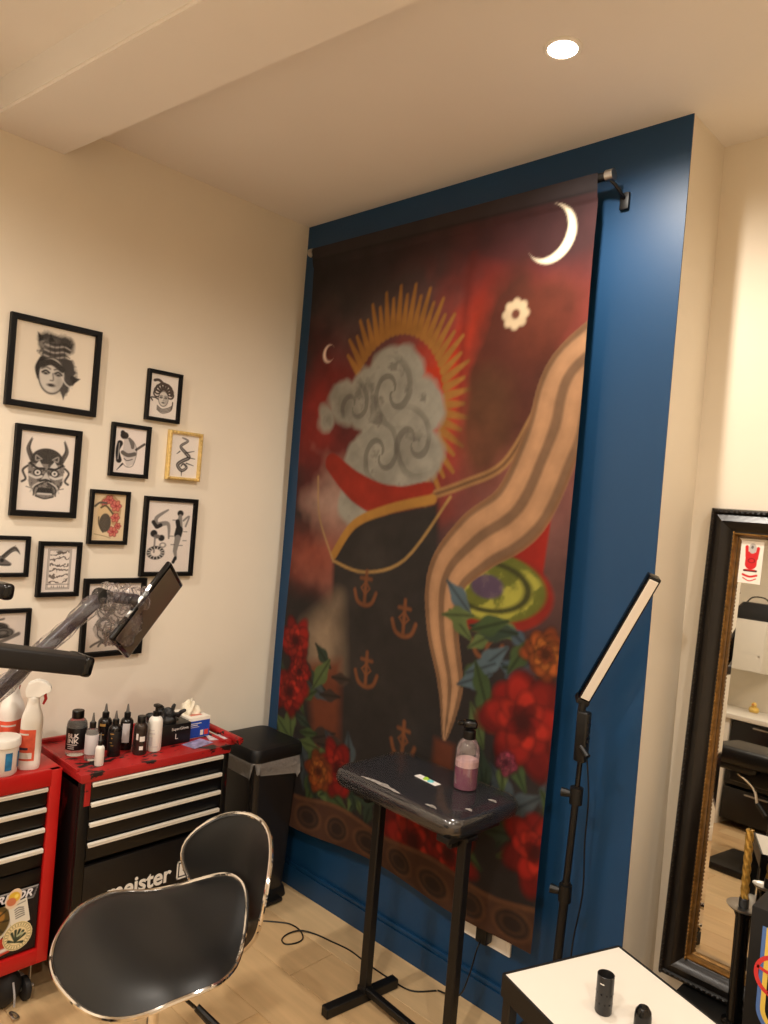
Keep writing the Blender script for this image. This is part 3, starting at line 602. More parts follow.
# name label, y centre, z centre, width, height, rail, art, paper, material
FR = [('large square black frame with a grey portrait under a tall headdress print', -1.008, 1.909, 0.292, 0.287, 0.019, art_portrait, (250, 240, 224), M_frame, 110),
      ('small black frame with a snake haired face print, hung highest beside the big square one', -0.613, 1.876, 0.136, 0.181, 0.013, art_snakehair, (248, 240, 232), M_frame, 80),
      ('small black frame with a geisha like dancer print beside the gilt frame', -0.726, 1.667, 0.145, 0.186, 0.014, art_dancer, (248, 238, 232), M_frame, 80),
      ('small gilt frame with a coiled serpent print', -0.510, 1.671, 0.140, 0.181, 0.012, art_serpent, (246, 238, 230), M_gilt, 80),
      ('black frame with a horned demon mask print', -1.008, 1.567, 0.211, 0.291, 0.019, art_mask, (248, 238, 228), M_frame, 100),
      ('small black frame with a red rose coloured print', -0.784, 1.430, 0.142, 0.187, 0.013, art_roses, (226, 204, 168), M_frame, 80),
      ('black frame with a print of two tumbling acrobats', -0.546, 1.369, 0.216, 0.290, 0.016, art_acrobats, (244, 234, 226), M_frame, 100),
      ('wide black frame with a flying bird print', -1.132, 1.292, 0.180, 0.130, 0.013, art_bird, (248, 240, 230), M_frame, 90),
      ('small black frame with a brown bordered tarot style card print', -0.942, 1.251, 0.140, 0.182, 0.015, art_card, (248, 238, 230), M_frame, 90),
      ('black frame with a grey rose line print behind the film wrapped arm', -0.738, 1.082, 0.228, 0.272, 0.018, art_rose, (246, 236, 228), M_frame, 100),
      ('wide black frame with a coiled roses print above the white spray bottles', -1.135, 1.055, 0.226, 0.140, 0.014, art_ship, (246, 236, 228), M_frame, 90)]
for (lab, yc, zc, fw_, fh_, rail, art, paper, fm, nx) in FR:
    t = thing('picture_frame', lab, 'picture frame', (0.001, yc, zc), PI / 2, 'framed tattoo prints on the cream wall')
    # local x right (world +y), local y = -world x : the face looks to local -y
    b = MB(); D = 0.019; a_, c_ = fw_ / 2, fh_ / 2
    outer = [(-a_, -c_), (a_, -c_), (a_, c_), (-a_, c_)]
    prof = [(0, 0), (0, -D + 0.002), (0.002, -D), (rail - 0.003, -D), (rail, -D + 0.006), (rail, -0.004)]
    rings = []
    for (ins, dy) in prof:
        rings.append([b.bm.verts.new((x - math.copysign(ins, x), dy, z - math.copysign(ins, z))) for x, z in outer])
    for r0_, r1_ in zip(rings[:-1], rings[1:]):
        for i in range(4): j = (i + 1) % 4; b.bm.faces.new([r0_[i], r0_[j], r1_[j], r1_[i]])
    b.bm.faces.new(rings[0])
    if fm is M_gilt:
        for i in range(13):
            zz = -c_ + fh_ * (i + .5) / 13
            for s in (-1, 1): b.box((s * (a_ - rail / 2) - .003, -D - .003, zz - .004), (s * (a_ - rail / 2) + .003, -D + .002, zz + .004), .0015, 1)
        for i in range(10):
            xx = -a_ + fw_ * (i + .5) / 10
            for s in (-1, 1): b.box((xx - .004, -D - .003, s * (c_ - rail / 2) - .003), (xx + .004, -D + .002, s * (c_ - rail / 2) + .003), .0015, 1)
    b.build('moulding', fm, t, smooth=30)
    iw, ih = fw_ - 2 * rail + .002, fh_ - 2 * rail + .002
    pp = Paint(iw, ih, nx, paper); art(pp, iw, ih)
    o = pp.build('print', M_print, t); o.location = (0, -0.0065, 0)
    b = MB(); f_ = [b.bm.verts.new(q) for q in [(-iw / 2, -0.0095, -ih / 2), (iw / 2, -0.0095, -ih / 2), (iw / 2, -0.0095, ih / 2), (-iw / 2, -0.0095, ih / 2)]]; b.bm.faces.new(f_)
    b.build('glass', M_pane, t, smooth=0)
# ------------------------------------------------------------------ tool chests
M_blackpaint = mat('black_enamel', (9, 8, 8), 0.32, var=0.2, vscale=5)
M_wornred = worn_mat('chipped_red_enamel', (168, 34, 34), (26, 18, 18), 0.555, 24.0, 0.4, stretch=(1.0, 0.45, 1.0))
M_wornblk = worn_mat('scuffed_black_enamel', (10, 9, 9), (112, 24, 24), 0.60, 9.0, 0.35, stretch=(1.0, 1.0, 0.35))
M_handle = mat('white_drawer_pull', (232, 226, 214), 0.35)
M_rubber = mat('caster_rubber', (30, 29, 29), 0.6)
def caster(parent, x, y, top):
    f = MB().box((x - .020, y - .022, top - .012), (x + .020, y + .022, top), .003).box((x - .018, y - .020, .028), (x - .015 + .006, y - .016, top - .01), .001)
    f.box((x - .018, y + .016, .028), (x - .009 + .0, y + .020, top - .01), .001)
    c = f.build('caster', M_steel, parent)
    Mx = Matrix.Translation((x, y, .034)) @ Matrix.Rotation(PI / 2, 4, 'X')
    MB().lathe([(0, -.010), (.026, -.011), (.033, -.007), (.034, 0), (.033, .007), (.026, .011), (0, .010)], seg=20, M=Mx).build('wheel', M_rubber, c)
    MB().cyl((x, y - .024, .034), (x, y + .024, .034), .006, seg=10).build('axle', M_steel, c)
    return c
# chest A: black with a chipped red top
T2 = 0.695
ch = thing('tool_chest', 'black rolling tool chest with chipped red top and white drawer pulls', 'tool chest', (0, 0, 0))
Y0, Y1, X0, X1 = -0.990, -0.472, 0.05, 0.385
b = MB().box((X0, Y0, 0.10), (X1 - 0.016, Y0 + 0.012, T2 - 0.02), .002).box((X0, Y1 - 0.012, 0.10), (X1 - 0.016, Y1, T2 - 0.02), .002)
b.box((X0, Y0, 0.10), (X0 + 0.012, Y1, T2 - .02), .002).box((X0, Y0, 0.10), (X1 - .016, Y1, 0.125), .002)
b.box((X1 - .016, Y0, .10), (X1, Y0 + .030, T2 - .02), .003).box((X1 - .016, Y1 - .022, .10), (X1, Y1, T2 - .02), .003)
b.box((X0, Y0, T2 - .045), (X1 - .018, Y1, T2 - .02), 0)
b.box((X0, Y0 + .012, .10), (X1 - .03, Y1 - .012, T2 - .04), 0)
b.build('cabinet_body', M_wornblk, ch)
b = MB().box((X0 - .004, Y0 - .004, T2 - .028), (X1 + .004, Y1 + .004, T2 - 0.004), .004)
for (lo, hi) in [((X0 - .004, Y0 - .004, T2 - .010), (X0 + .010, Y1 + .004, T2 + .008)), ((X0, Y0 - .004, T2 - .010), (X1 - .03, Y0 + .006, T2 + .004)), ((X0, Y1 - .006, T2 - .010), (X1 - .03, Y1 + .004, T2 + .004))]: b.box(lo, hi, .002)
b.box((X1 - .002, Y0, T2 - .030), (X1 + .005, Y1, T2 - .004), .002)
top = b.build('worktop', M_wornred, ch)
b = MB().box((X1 - .0015, Y0 + .012, T2 - .10), (X1 + .0025, Y0 + .030, T2 - .028), .001).build('chipped_corner', M_wornred, ch)
def drawer(parent, xf, ya, yb, za, zb, mb=M_blackpaint, lip=True):
    d = MB().box((xf - .020, ya, za), (xf - .002, yb, zb), .002).build('drawer', mb, parent)
    if lip:
        h = MB().box((xf - .004, ya + .002, zb - .011), (xf + .007, yb - .002, zb - .002), .002).box((xf + .003, ya + .002, zb - .0145), (xf + .007, yb - .002, zb - .006), .0015)
        h.build('drawer_pull', M_handle, d)
    return d
zt = T2 - .030
for i in range(4):
    drawer(ch, X1, Y0 + .032, Y1 - .024, zt - .058, zt - .001); zt -= .0605
low = MB().box((X1 - .018, Y0 + .032, .108), (X1 - .003, Y1 - .024, zt - .014), .003).build('lower_panel', mat('dark_brown_enamel', (16, 13, 12), 0.4), ch)
text_part('lettering', 'meister', 0.073, M_white, low, (X1 - .0022, -0.772, 0.302), (PI / 2, 0, PI / 2), 0.0006, 0.98, 0.0, 0.0016)
b = MB()
Mt = Matrix.Translation((X1 - .0026, -0.613, 0.304)) @ Matrix.Rotation(PI / 2, 4, 'Z') @ Matrix.Rotation(PI / 2, 4, 'X')
for (x0_, y0_, x1_, y1_) in [(-.028, -.030, .028, -.025), (-.028, .025, .028, .030), (-.028, -.03, -.023, .03), (.023, -.03, .028, .03)]: b.prism([(x0_, y0_), (x1_, y0_), (x1_, y1_), (x0_, y1_)], .001, M=Mt)
b.prism([(-.018, -.02), (-.006, -.02), (-.006, .02), (-.018, .02)], .001, M=Mt); b.prism([(-.006, -.02), (.018, -.02), (.004, -.006), (-.006, -.006)], .001, M=Mt)
b.build('boxed_logo', M_white, low)
rl = MB().cyl((X0 + .02, Y1 + .040, T2 + .002), (X1 + .004, Y1 + .040, T2 + .002), .0125, seg=16)
rl.box((X0 + .03, Y1 + .0, T2 - .02), (X0 + .05, Y1 + .048, T2 + .0), .003).box((X1 - .05, Y1 + .0, T2 - .02), (X1 - .03, Y1 + .048, T2 + .0), .003)
rl.build('push_rail', M_wornred, ch)
for (x, y) in [(X0 + .05, Y0 + .045), (X1 - .045, Y0 + .045), (X0 + .05, Y1 - .045), (X1 - .045, Y1 - .045)]: caster(ch, x, y, .10)
# chest B: red
T1 = 0.70
rc = thing('tool_chest', 'bright red rolling tool chest with stickers on its lower door', 'tool chest', (0, 0, 0))
Y0, Y1, X0, X1 = -1.560, -1.018, 0.03, 0.315
b = MB().box((X0, Y0, .125), (X1 - .02, Y0 + .03, T1 - .02), .003).box((X0, Y1 - .012, .125), (X1 - .02, Y1, T1 - .02), .003).box((X0, Y0, .125), (X0 + .01, Y1, T1 - .02), .003)
b.box((X1 - .022, Y0, .125), (X1 + .003, Y0 + .034, T1 - .004), .003).box((X1 - .022, Y1 - .034, .125), (X1 + .003, Y1, T1 - .004), .003)
b.box((X0, Y0 + .03, .125), (X1 + .0025, Y1 - .03, .168), .003)
b.build('cabinet_body', M_red, rc)
b = MB().box((X0 - .003, Y0 - .003, T1 - .012), (X1 - .001, Y1 + .003, T1 - .004), .002).box((X1 - .012, Y0 - .003, T1 - .05), (X1 + .004, Y1 - .030, T1 - .001), .003)
b.box((X0 - .003, Y0, T1 - .01), (X0 + .01, Y1, T1 + .008), .002)
b.build('worktop', M_red, rc)
MB().box((X0 + .01, Y0 + .03, .17), (X1 - .03, Y1 - .012, T1 - .012), 0).build('carcass', M_blackpaint, rc)
zt = T1 - .050
for i in range(4): drawer(rc, X1 - .004, Y0 + .036, Y1 - .035, zt - .057, zt - .001); zt -= .060
drawer(rc, X1 - .004, Y0 + .036, Y1 - .035, zt - .045, zt - .002, lip=False)
door = MB().box((X1 - .024, Y0 + .036, .172), (X1 - .006, Y1 - .036, zt - .050), .003).build('lower_door', mat('matte_black_enamel', (24, 20, 19), 0.5), rc)
def sticker(name, w_, h_, nx, fn, loc, rot_x, shape=None, lab=None):
    pp = Paint(w_, h_, nx, (236, 228, 210)); fn(pp, w_, h_)
    o = pp.build(name, M_print, door)
    if shape is not None:
        bm_ = bmesh.new(); bm_.from_mesh(o.data); dl = [f for f in bm_.faces if not shape(f.calc_center_median().x / w_, f.calc_center_median().z / h_)]
        bmesh.ops.delete(bm_, geom=dl, context='FACES'); bm_.to_mesh(o.data); bm_.free()
    o.matrix_local = Matrix.Translation(loc) @ Matrix.Rotation(PI / 2, 4, 'Z') @ Matrix.Rotation(rot_x, 4, 'Y')
    if lab: o['label'] = lab
    return o
XS = X1 - .006
def st_plate(p, w, h):
    p.mix(np.ones_like(p.X), (132, 130, 130)); p.poly([(.02 * w, .14 * h), (.98 * w, .14 * h), (.93 * w, .86 * h), (.02 * w, .86 * h)], (40, 36, 40))
    p.line([(.0, .05 * h), (w, .05 * h)], .03 * h, (190, 188, 188))
sticker('badge', 0.20, 0.036, 80, st_plate, (XS + .0008, -1.158, .343), 0.0, lambda x, z: x < .5 - .06 * (0.5 - z))
text_part('badge_lettering', 'WARRIOR', 0.030, mat('badge_letter_white', (226, 224, 228), .4), door, (XS + .0014, -1.155, .343), (PI / 2, 0, PI / 2), .0003, 1.15, .3, .0008)
def st_round(p, w, h):
    p.mix(np.ones_like(p.X), (232, 214, 164)); p.ring(.5 * w, .5 * h, .46 * w, .46 * h, .008 * w, (120, 104, 66)); p.ring(.5 * w, .5 * h, .33 * w, .33 * h, .006 * w, (150, 130, 90))
    for i in range(26):
        a = i * 2 * PI / 26; p.line([(.5 * w + .37 * w * math.cos(a), .5 * h + .37 * h * math.sin(a)), (.5 * w + .42 * w * math.cos(a), .5 * h + .42 * h * math.sin(a))], .012 * w, (110, 100, 70))
    for a in (-2.6, -2.1, -1.6, -1.1, -.6, .4, 2.7): p.line([(.5 * w, .72 * h), (.5 * w + .28 * w * math.cos(a), .58 * h + .28 * h * math.sin(a))], [.02 * w, .05 * w], (54, 66, 50))
    p.line([(.5 * w, .5 * h), (.62 * w, .40 * h)], .035 * w, (176, 186, 150))
circ = lambda x, z: x * x + z * z < .25
sticker('round_sticker', .082, .082, 70, st_round, (XS + .0016, -1.108, .226), .35, circ, 'cream round sticker with a dark green plant')
def st_note(p, w, h):
    p.mix(np.ones_like(p.X), (228, 222, 206)); p.line([(.12 * w, .12 * h), (.9 * w, .12 * h)], .02 * w, (70, 66, 62))
    for i in range(5): p.curve([(.3 * w, (.3 + .09 * i) * h), (.5 * w, (.26 + .1 * i) * h), (.75 * w, (.34 + .08 * i) * h)], .03 * w, (92, 90, 88))
sticker('paper_sticker', .052, .072, 40, st_note, (XS + .0012, -1.108, .292), -.2)
def st_yellow(p, w, h):
    p.mix(np.ones_like(p.X), (232, 206, 176)); p.ell(.5 * w, .42 * h, .36 * w, .26 * h, (226, 182, 60)); p.ell(.45 * w, .66 * h, .3 * w, .2 * h, (204, 122, 84)); p.ell(.6 * w, .36 * h, .12 * w, .1 * h, (246, 222, 110))
sticker('flame_sticker', .046, .058, 40, st_yellow, (XS + .0020, -1.127, .340), .4, lambda x, z: x * x * 1.2 + z * z < .25)
def st_big(p, w, h):
    p.mix(np.ones_like(p.X), (216, 208, 190)); p.ell(.5 * w, .5 * h, .44 * w, .44 * h, (96, 78, 40)); p.ell(.6 * w, .4 * h, .2 * w, .16 * h, (170, 122, 56))
    for i in range(9): p.line([(.5 * w, .5 * h), (.5 * w + .4 * w * math.cos(i * .7), .5 * h + .4 * h * math.sin(i * .7))], .02 * w, (52, 46, 30))
sticker('emblem_sticker', .12, .12, 60, st_big, (XS + .0008, -1.185, .285), .1, circ)
def st_red(p, w, h): p.mix(np.ones_like(p.X), (186, 60, 40)); p.line([(0, .7 * h), (w, .75 * h)], .1 * h, (230, 224, 216))
sticker('red_sticker', .07, .05, 30, st_red, (XS + .0004, -1.165, .205), -.15)
for (x, y) in [(X0 + .05, Y0 + .05), (X1 - .045, Y0 + .05), (X0 + .05, Y1 - .04), (X1 - .045, Y1 - .04)]: caster(rc, x, y, .125)
# black bag and white ball on the floor under the red chest
b = MB().grid(lambda u, v: Vector((0.045 * math.cos(2 * PI * u) * (math.sin(PI * min(v * .97 + .02, .99)) ** .5), 0.045 * math.sin(2 * PI * u) * (math.sin(PI * min(v * .97 + .02, .99)) ** .5) , 0.002 + 0.112 * v + .004 * math.sin(6 * PI * u))), 20, 12, True)
sk = thing('sack', 'small black slouched bag with a metal clip under the red tool chest', 'bag', (0.262, -1.112, 0))
b.build('pouch', mat('black_nylon', (20, 19, 20), .6, bump=.4, bscale=40), sk)
MB().tube(smoothpath([(.040, .006, .085), (.052, .008, .05), (.050, .010, .018)], 5), .003, 6).build('reflective_strap', mat('grey_tape', (170, 170, 172), .4), sk)
MB().tube(smoothpath([(.05, 0, .006), (.075, -.008, .016), (.09, -.004, .010), (.085, .01, .006), (.06, .008, .005)], 5, True), .0035, 6, closed=True).build('clip_ring', M_steel, sk)
bl = MB().lathe([(0, 0)] + [(.027 * math.sin(PI * i / 12), .027 - .027 * math.cos(PI * i / 12)) for i in range(1, 12)] + [(0, .054)], (0.215, -1.062, 0.0), 20).build('ball', M_white)
tag(bl, 'small white ball on the floor behind the red chest caster', 'ball')
# ------------------------------------------------------------------ things on the chests
M_clear = mat('clear_plastic', (236, 236, 232), 0.08, trans=0.9, ior=1.3)
M_darkink = mat('dark_bottle', (22, 18, 17), 0.2)
M_brown = mat('smoky_bottle', (46, 36, 32), 0.15, coat=.3)
M_label_w = mat('white_label', (226, 220, 214), .5); M_label_g = mat('grey_label', (206, 200, 200), .5)
M_cap = mat('black_cap', (14, 14, 14), .35); M_nozzle = mat('smoke_nozzle', (98, 94, 90), .3)
def bottle(label, x, y, z, r, h, body, cap='nozzle', lab=None, shoulder=.72, marks=None):
    t = thing('ink_bottle', label, 'bottle', (x, y, z), 0, 'bottles on the black tool chest')
    hb = h * shoulder
    MB().lathe([(0, 0), (r * .92, 0), (r, .004), (r, hb - r * .75), (r * .94, hb - r * .45), (r * .72, hb - r * .15), (r * .42, hb), (r * .42, hb + .004), (0, hb + .004)], seg=24).build('body', body, t)
    if lab:
        l0, l1 = .14 * h, hb - r * .95
        MB().lathe([(r + .0004, l0), (r + .0006, l0 + .0005), (r + .0006, l1 - .0005), (r + .0004, l1)], seg=24).build('label_wrap', lab, t)
    hc = h - hb
    if cap == 'nozzle':
        c = MB().lathe([(r * .48, hb + .0), (r * .5, hb + .001), (r * .5, hb + hc * .36), (r * .40, hb + hc * .40), (0, hb + hc * .40)], seg=18).build('collar', M_cap, t)
        MB().lathe([(r * .30, hb + hc * .38), (r * .24, hb + hc * .55), (r * .10, h), (0, h)], seg=14).build('nozzle', M_nozzle, t)
    elif cap == 'screw':
        MB().lathe([(r * .58, hb - .002), (r * .60, hb), (r * .60, h - .002), (r * .55, h), (0, h)], seg=24).build('cap', M_cap, t)
    elif cap == 'pump':
        MB().lathe([(r * .5, hb), (r * .5, hb + hc * .35), (r * .22, hb + hc * .4), (r * .2, h - hc * .25), (0, h - hc * .25)], seg=18).build('collar', M_cap, t)
        MB().box((-.008, -.010, h - hc * .28), (.022, .010, h), .004).build('pump_head', M_cap, t)
    if marks:
        b = MB()
        for (a0, a1, zz, hh) in marks:
            n_ = max(2, int(abs(a1 - a0) / .15)); rr = r + .0010
            f0 = [b.bm.verts.new((rr * math.cos(a0 + (a1 - a0) * i / n_), rr * math.sin(a0 + (a1 - a0) * i / n_), zz)) for i in range(n_ + 1)]
            f1 = [b.bm.verts.new((v_.co.x, v_.co.y, zz + hh)) for v_ in f0]
            for i in range(n_): b.bm.faces.new([f0[i], f0[i + 1], f1[i + 1], f1[i]])
        b.build('label_print', marks_mat[0], t)
    return t
Z = T2 - .0035
A = -.9                                     # direction on the bottle that faces the room
M_blklab = mat('black_label', (18, 15, 16), .45); M_gold = mat('gold_print', (170, 130, 70), .4)
marks_mat = [M_label_w]
blk = bottle('clear bottle with black screw cap and black label', .205, -.930, Z, .0305, .138, M_clear, 'screw', M_blklab, .84,
       [(A - .55, A + .55, .036, .0025), (A - .4, A + .3, .024, .002), (A - .4, A + .3, .030, .002)])
for zz_, bd_txt in ((.064, 'BLK'), (.048, 'INK')): curved_text('label_lettering', bd_txt, .019, M_label_w, blk, .0316, A + .1, zz_, 1.1, .0006)
bottle('clear bottle with pointed nozzle and white label', .276, -.914, Z, .0195, .145, M_clear, 'nozzle', M_label_g, .68)
marks_mat[0] = M_gold
bottle('black nozzle bottle with an orange mark, behind the others', .205, -.838, Z, .022, .146, M_darkink, 'nozzle', None, .70, [(A - .3, A + .5, .078, .008), (A - .4, A + .4, .05, .003)])
bottle('slim black nozzle bottle with gold print', .280, -.841, Z, .0205, .142, M_darkink, 'nozzle', M_blklab, .70, [(A - .3, A + .3, .072, .003), (A - .1, A + .1, .058, .004), (A - .3, A + .1, .045, .002), (A - .1, A + .3, .036, .002)])
marks_mat[0] = M_label_g
bottle('black nozzle bottle with a pale side label', .240, -.781, Z, .0205, .146, M_darkink, 'nozzle', None, .70, [(A - .2, A + .9, .025, .062)])
bottle('tiny white dropper bottle with dark shoulder', .335, -.915, Z, .0135, .098, M_white, 'nozzle', None, .62)
marks_mat[0] = M_label_w
bottle('smoky brown bottle with black cap and white sticker', .306, -.766, Z, .0225, .122, M_brown, 'screw', None, .84, [(A - .2, A + .1, .05, .02), (A + .3, A + 1.0, .045, .016), (A + .3, A + .8, .018, .012)])
marks_mat[0] = M_label_g
bottle('white pump bottle with black pump head', .300, -.712, Z, .0225, .152, M_white, 'pump', None, .74, [(A - .5, A + .1, .020, .028), (A - .6, A + .4, .058, .003), (A - .6, A + .3, .07, .002), (A - .2, A + .9, .016, .002)])
# glove boxes (tissue style dispensers)
gb = thing('glove_box', 'black glove box marked L with black gloves spilling out', 'glove box', (0, 0, 0))
bx0, bx1, by0, by1, bh = .175, .290, -.690, -.570, .068
b = MB().box((bx0, by0, Z), (bx1, by1, Z + bh), .0015); b.build('carton', mat('black_carton', (18, 16, 17), .4), gb)
text_part('size_letter', 'L', .026, M_label_w, gb, (bx1 + .0003, -.624, Z + .026), (PI / 2, 0, PI / 2), .0003)
text_part('carton_lettering', 'SuperGlove', .0135, M_label_w, gb, (bx1 + .0003, -.612, Z + .052), (PI / 2, 0, PI / 2), .0003)
def lump(name, c, rx, ry, rz, seed, material, parent, amp=.35, up_only=True):
    rr = random.Random(seed); ph = [rr.uniform(0, 6) for _ in range(6)]
    def fn(u, v):
        th = 2 * PI * u; ph_ = PI * v * (.5 if up_only else 1.0)
        k_ = 1 + amp * (math.sin(3 * th + ph[0]) * math.sin(4 * ph_ + ph[1]) * .5 + math.sin(5 * th + ph[2] + 3 * ph_) * .35 + math.sin(9 * th + ph[3]) * math.sin(7 * ph_ + ph[4]) * .2)
        s_ = max(math.sin(ph_), .001)
        return Vector((c[0] + rx * k_ * s_ * math.cos(th), c[1] + ry * k_ * s_ * math.sin(th), c[2] + rz * k_ * math.cos(ph_)))
    return MB().grid(fn, 36, 16, True).build(name, material, parent, 180)
M_nitrile = mat('black_nitrile', (20, 20, 21), .45, bump=.4, bscale=60)
g = lump('glove_bunch', (.232, -.645, Z + bh), .045, .05, .038, 3, M_nitrile, gb)
for (dx, dy, L, tx, ty) in [(.02, -.03, .03, .02, -.005), (.035, .01, .02, .03, .01), (.0, .03, .034, 0, .012), (.03, .035, .024, .02, .02), (-.01, .0, .03, .0, 0)]:
    p0 = Vector((.232 + dx, -.645 + dy, Z + bh + .018)); MB().tube(smoothpath([p0, p0 + Vector((tx * .5, ty * .5, L * .7)), p0 + Vector((tx, ty, L))], 4), [.008, .008, .0075, .007, .007, .0065, .006, .005, .003], 8).build('glove_finger', M_nitrile, gb)
wb = thing('glove_box', 'white and blue glove box with white gloves poking out', 'glove box', (0, 0, 0))
bx0, bx1, by0, by1, bh = .150, .268, -.5655, -.480, .072
MB().box((bx0, by0, Z), (bx1, by1, Z + bh), .0015).build('carton', mat('white_carton', (236, 228, 214), .5), wb)
MB().box((bx1 - .0005, by0 + .001, Z + .002), (bx1 + .0006, by1 - .001, Z + .060), 0).build('blue_panel', mat('blue_carton_print', (28, 70, 168), .45), wb)
b = MB()
for (ya, yb_, za, zb) in [(.008, .050, .050, .0525), (.008, .036, .044, .0465), (.008, .042, .038, .0395), (.048, .060, .008, .026)]: b.box((bx1 + .0004, by0 + ya, Z + za), (bx1 + .0010, by0 + yb_, Z + zb), 0)
b.build('panel_lettering', M_label_w, wb)
MB().box((bx1 + .0004, by0 + .064, Z + .008), (bx1 + .0010, by0 + .080, Z + .026), 0).build('red_mark', mat('carton_red', (206, 60, 50), .5), wb)
MB().box((bx0 + .02, by0 + .02, Z + bh - .0005), (bx1 - .02, by1 - .02, Z + bh + .0004), 0).build('opening_print', mat('carton_blush', (206, 122, 104), .5), wb)
lump('glove_bunch', (.200, -.522, Z + bh), .036, .030, .036, 8, mat('white_latex', (232, 222, 200), .6), wb, .5)
cd = MB()
Mc = Matrix.Translation((.322, -.560, Z)) @ Matrix.Rotation(.25, 4, 'Z'); cd.box((-.03, -.045, 0), (.03, .045, .0012), 0, M=Mc)
c1 = cd.build('business_card', mat('lilac_card', (150, 140, 176), .5, var=.5, vscale=60)); tag(c1, 'lilac printed card lying in front of the glove boxes', 'card')
cd = MB(); Mc = Matrix.Translation((.300, -.466, Z)) @ Matrix.Rotation(-.35, 4, 'Z'); cd.box((-.028, -.035, 0), (.028, .035, .0012), 0, M=Mc)
c2 = cd.build('business_card', mat('pale_card', (198, 186, 190), .5, var=.5, vscale=45)); tag(c2, 'pale patterned card by the corner of the blue and white glove box', 'card')
# spray bottles and tub on the red chest
Z = T1 - .0035
M_label_r = mat('coral_label', (222, 92, 66), .5, var=.25, vscale=30)
def spray(label, x, y, rz, wd, dp, h, lab_side, pinch=0.0):
    t = thing('spray_bottle', label, 'spray bottle', (x, y, Z), rz, 'white spray bottles on the red tool chest')
    hb = h * .76
    def fn(u, v):
        th = 2 * PI * u; z = v * hb
        k_ = 1.0 if v < .70 else 1 - .45 * (3 * ((v - .70) / .30) ** 2 - 2 * ((v - .70) / .30) ** 3)
        k_ *= (.93 + .07 * min(1, v / .05)); off = pinch * max(0, (v - .35)) ** 1.2 * wd
        e = .75
        cx = math.copysign(abs(math.cos(th)) ** e, math.cos(th)); cy = math.copysign(abs(math.sin(th)) ** e, math.sin(th))
        return Vector((wd / 2 * k_ * cx + off, dp / 2 * k_ * cy, z))
    b = MB().grid(fn, 28, 26, True); b.lathe([(0, 0), (min(wd, dp) * .42, 0)], seg=20)
    b.build('bottle', M_white, t, 60)
    ox = pinch * .65 ** 1.2 * wd
    MB().lathe([(dp * .30, hb - .006), (dp * .32, hb), (dp * .32, hb + .012), (dp * .25, hb + .016), (0, hb + .016)], (ox, 0, 0), 20).build('neck_ring', M_white, t)
    hd = MB()
    prof = [(-.020, 0), (-.024, .022), (-.018, .042), (.006, .052), (.030, .046), (.046, .030), (.046, .016), (.030, .016), (.018, .0)]
    Mh = Matrix.Translation((ox, .015, hb + .012)) @ Matrix.Rotation(PI / 2, 4, 'X')
    hd.prism(prof, .030, M=Mh); bmesh.ops.bevel(hd.bm, geom=hd.bm.edges[:], offset=.003, segments=2, affect='EDGES')
    hd.build('spray_head', M_white, t)
    MB().tube([(ox + .028, 0, hb + .024), (ox + .032, 0, hb + .006), (ox + .026, 0, hb - .010)], [.005, .0045, .003], 8).build('trigger', mat('trigger_red', (176, 36, 34), .4), t)
    def lf(u, v):
        th = lab_side + (u - .5) * 2.2; z = hb * (.14 + .46 * v)
        cx = math.copysign(abs(math.cos(th)) ** .75, math.cos(th)); cy = math.copysign(abs(math.sin(th)) ** .75, math.sin(th))
        off = pinch * max(0, (z / hb - .35)) ** 1.2 * wd
        return Vector(((wd / 2 + .0007) * cx + off, (dp / 2 + .0007) * cy, z))
    l = MB().grid(lf, 14, 8).build('front_label', M_label_r, t, 60)
    def l2(v0, v1, u0, u1):
        def f(u, v):
            th = lab_side + (u0 + (u1 - u0) * u - .5) * 2.2; z = hb * (v0 + (v1 - v0) * v)
            cx = math.copysign(abs(math.cos(th)) ** .75, math.cos(th)); cy = math.copysign(abs(math.sin(th)) ** .75, math.sin(th)); off = pinch * max(0, (z / hb - .35)) ** 1.2 * wd
            return Vector(((wd / 2 + .0012) * cx + off, (dp / 2 + .0012) * cy, z))
        return f
    MB().grid(l2(.30, .335, .1, .8), 10, 2).build('label_band', mat('label_dark', (60, 44, 64), .5), t, 60)
    MB().grid(l2(.52, .545, .2, .8), 10, 2).build('label_lettering', M_label_w, t, 60)
    MB().grid(l2(.17, .26, .1, .9), 10, 2).build('label_foot', M_label_w, t, 60)
    return t
spray('plain white spray bottle with rounded spray head facing the black chest', .258, -1.093, 1.1, .060, .052, .258, -2.3)
spray('wide white spray bottle with coral front label', .160, -1.112, 2.2, .085, .055, .275, -2.6, -.2)
tb = thing('tub', 'short white lidded tub with blue label panels', 'tub', (.262, -1.172, Z))
MB().lathe([(0, 0), (.038, 0), (.041, .004), (.0435, .085), (0, .085)], seg=32).build('pot', M_white, tb)
MB().lathe([(.0445, .080), (.0475, .082), (.0475, .100), (.045, .104), (0, .104)], seg=32).build('lid', M_white, tb)
b = MB()
for (a0, a1, z0_, z1_) in [(-1.15, -.60, .022, .066), (-.15, .30, .018, .068), (.8, 1.4, .02, .066)]:
    n_ = 6; f0 = [b.bm.verts.new((.0432 * math.cos(a0 + (a1 - a0) * i / n_), .0432 * math.sin(a0 + (a1 - a0) * i / n_), z0_)) for i in range(n_ + 1)]; f1 = [b.bm.verts.new((.0442 * math.cos(a0 + (a1 - a0) * i / n_), .0442 * math.sin(a0 + (a1 - a0) * i / n_), z1_)) for i in range(n_ + 1)]
    for i in range(n_): b.bm.faces.new([f0[i], f0[i + 1], f1[i + 1], f1[i]])
b.build('label_panel', mat('tub_blue', (40, 120, 172), .5, var=.3, vscale=50), tb)

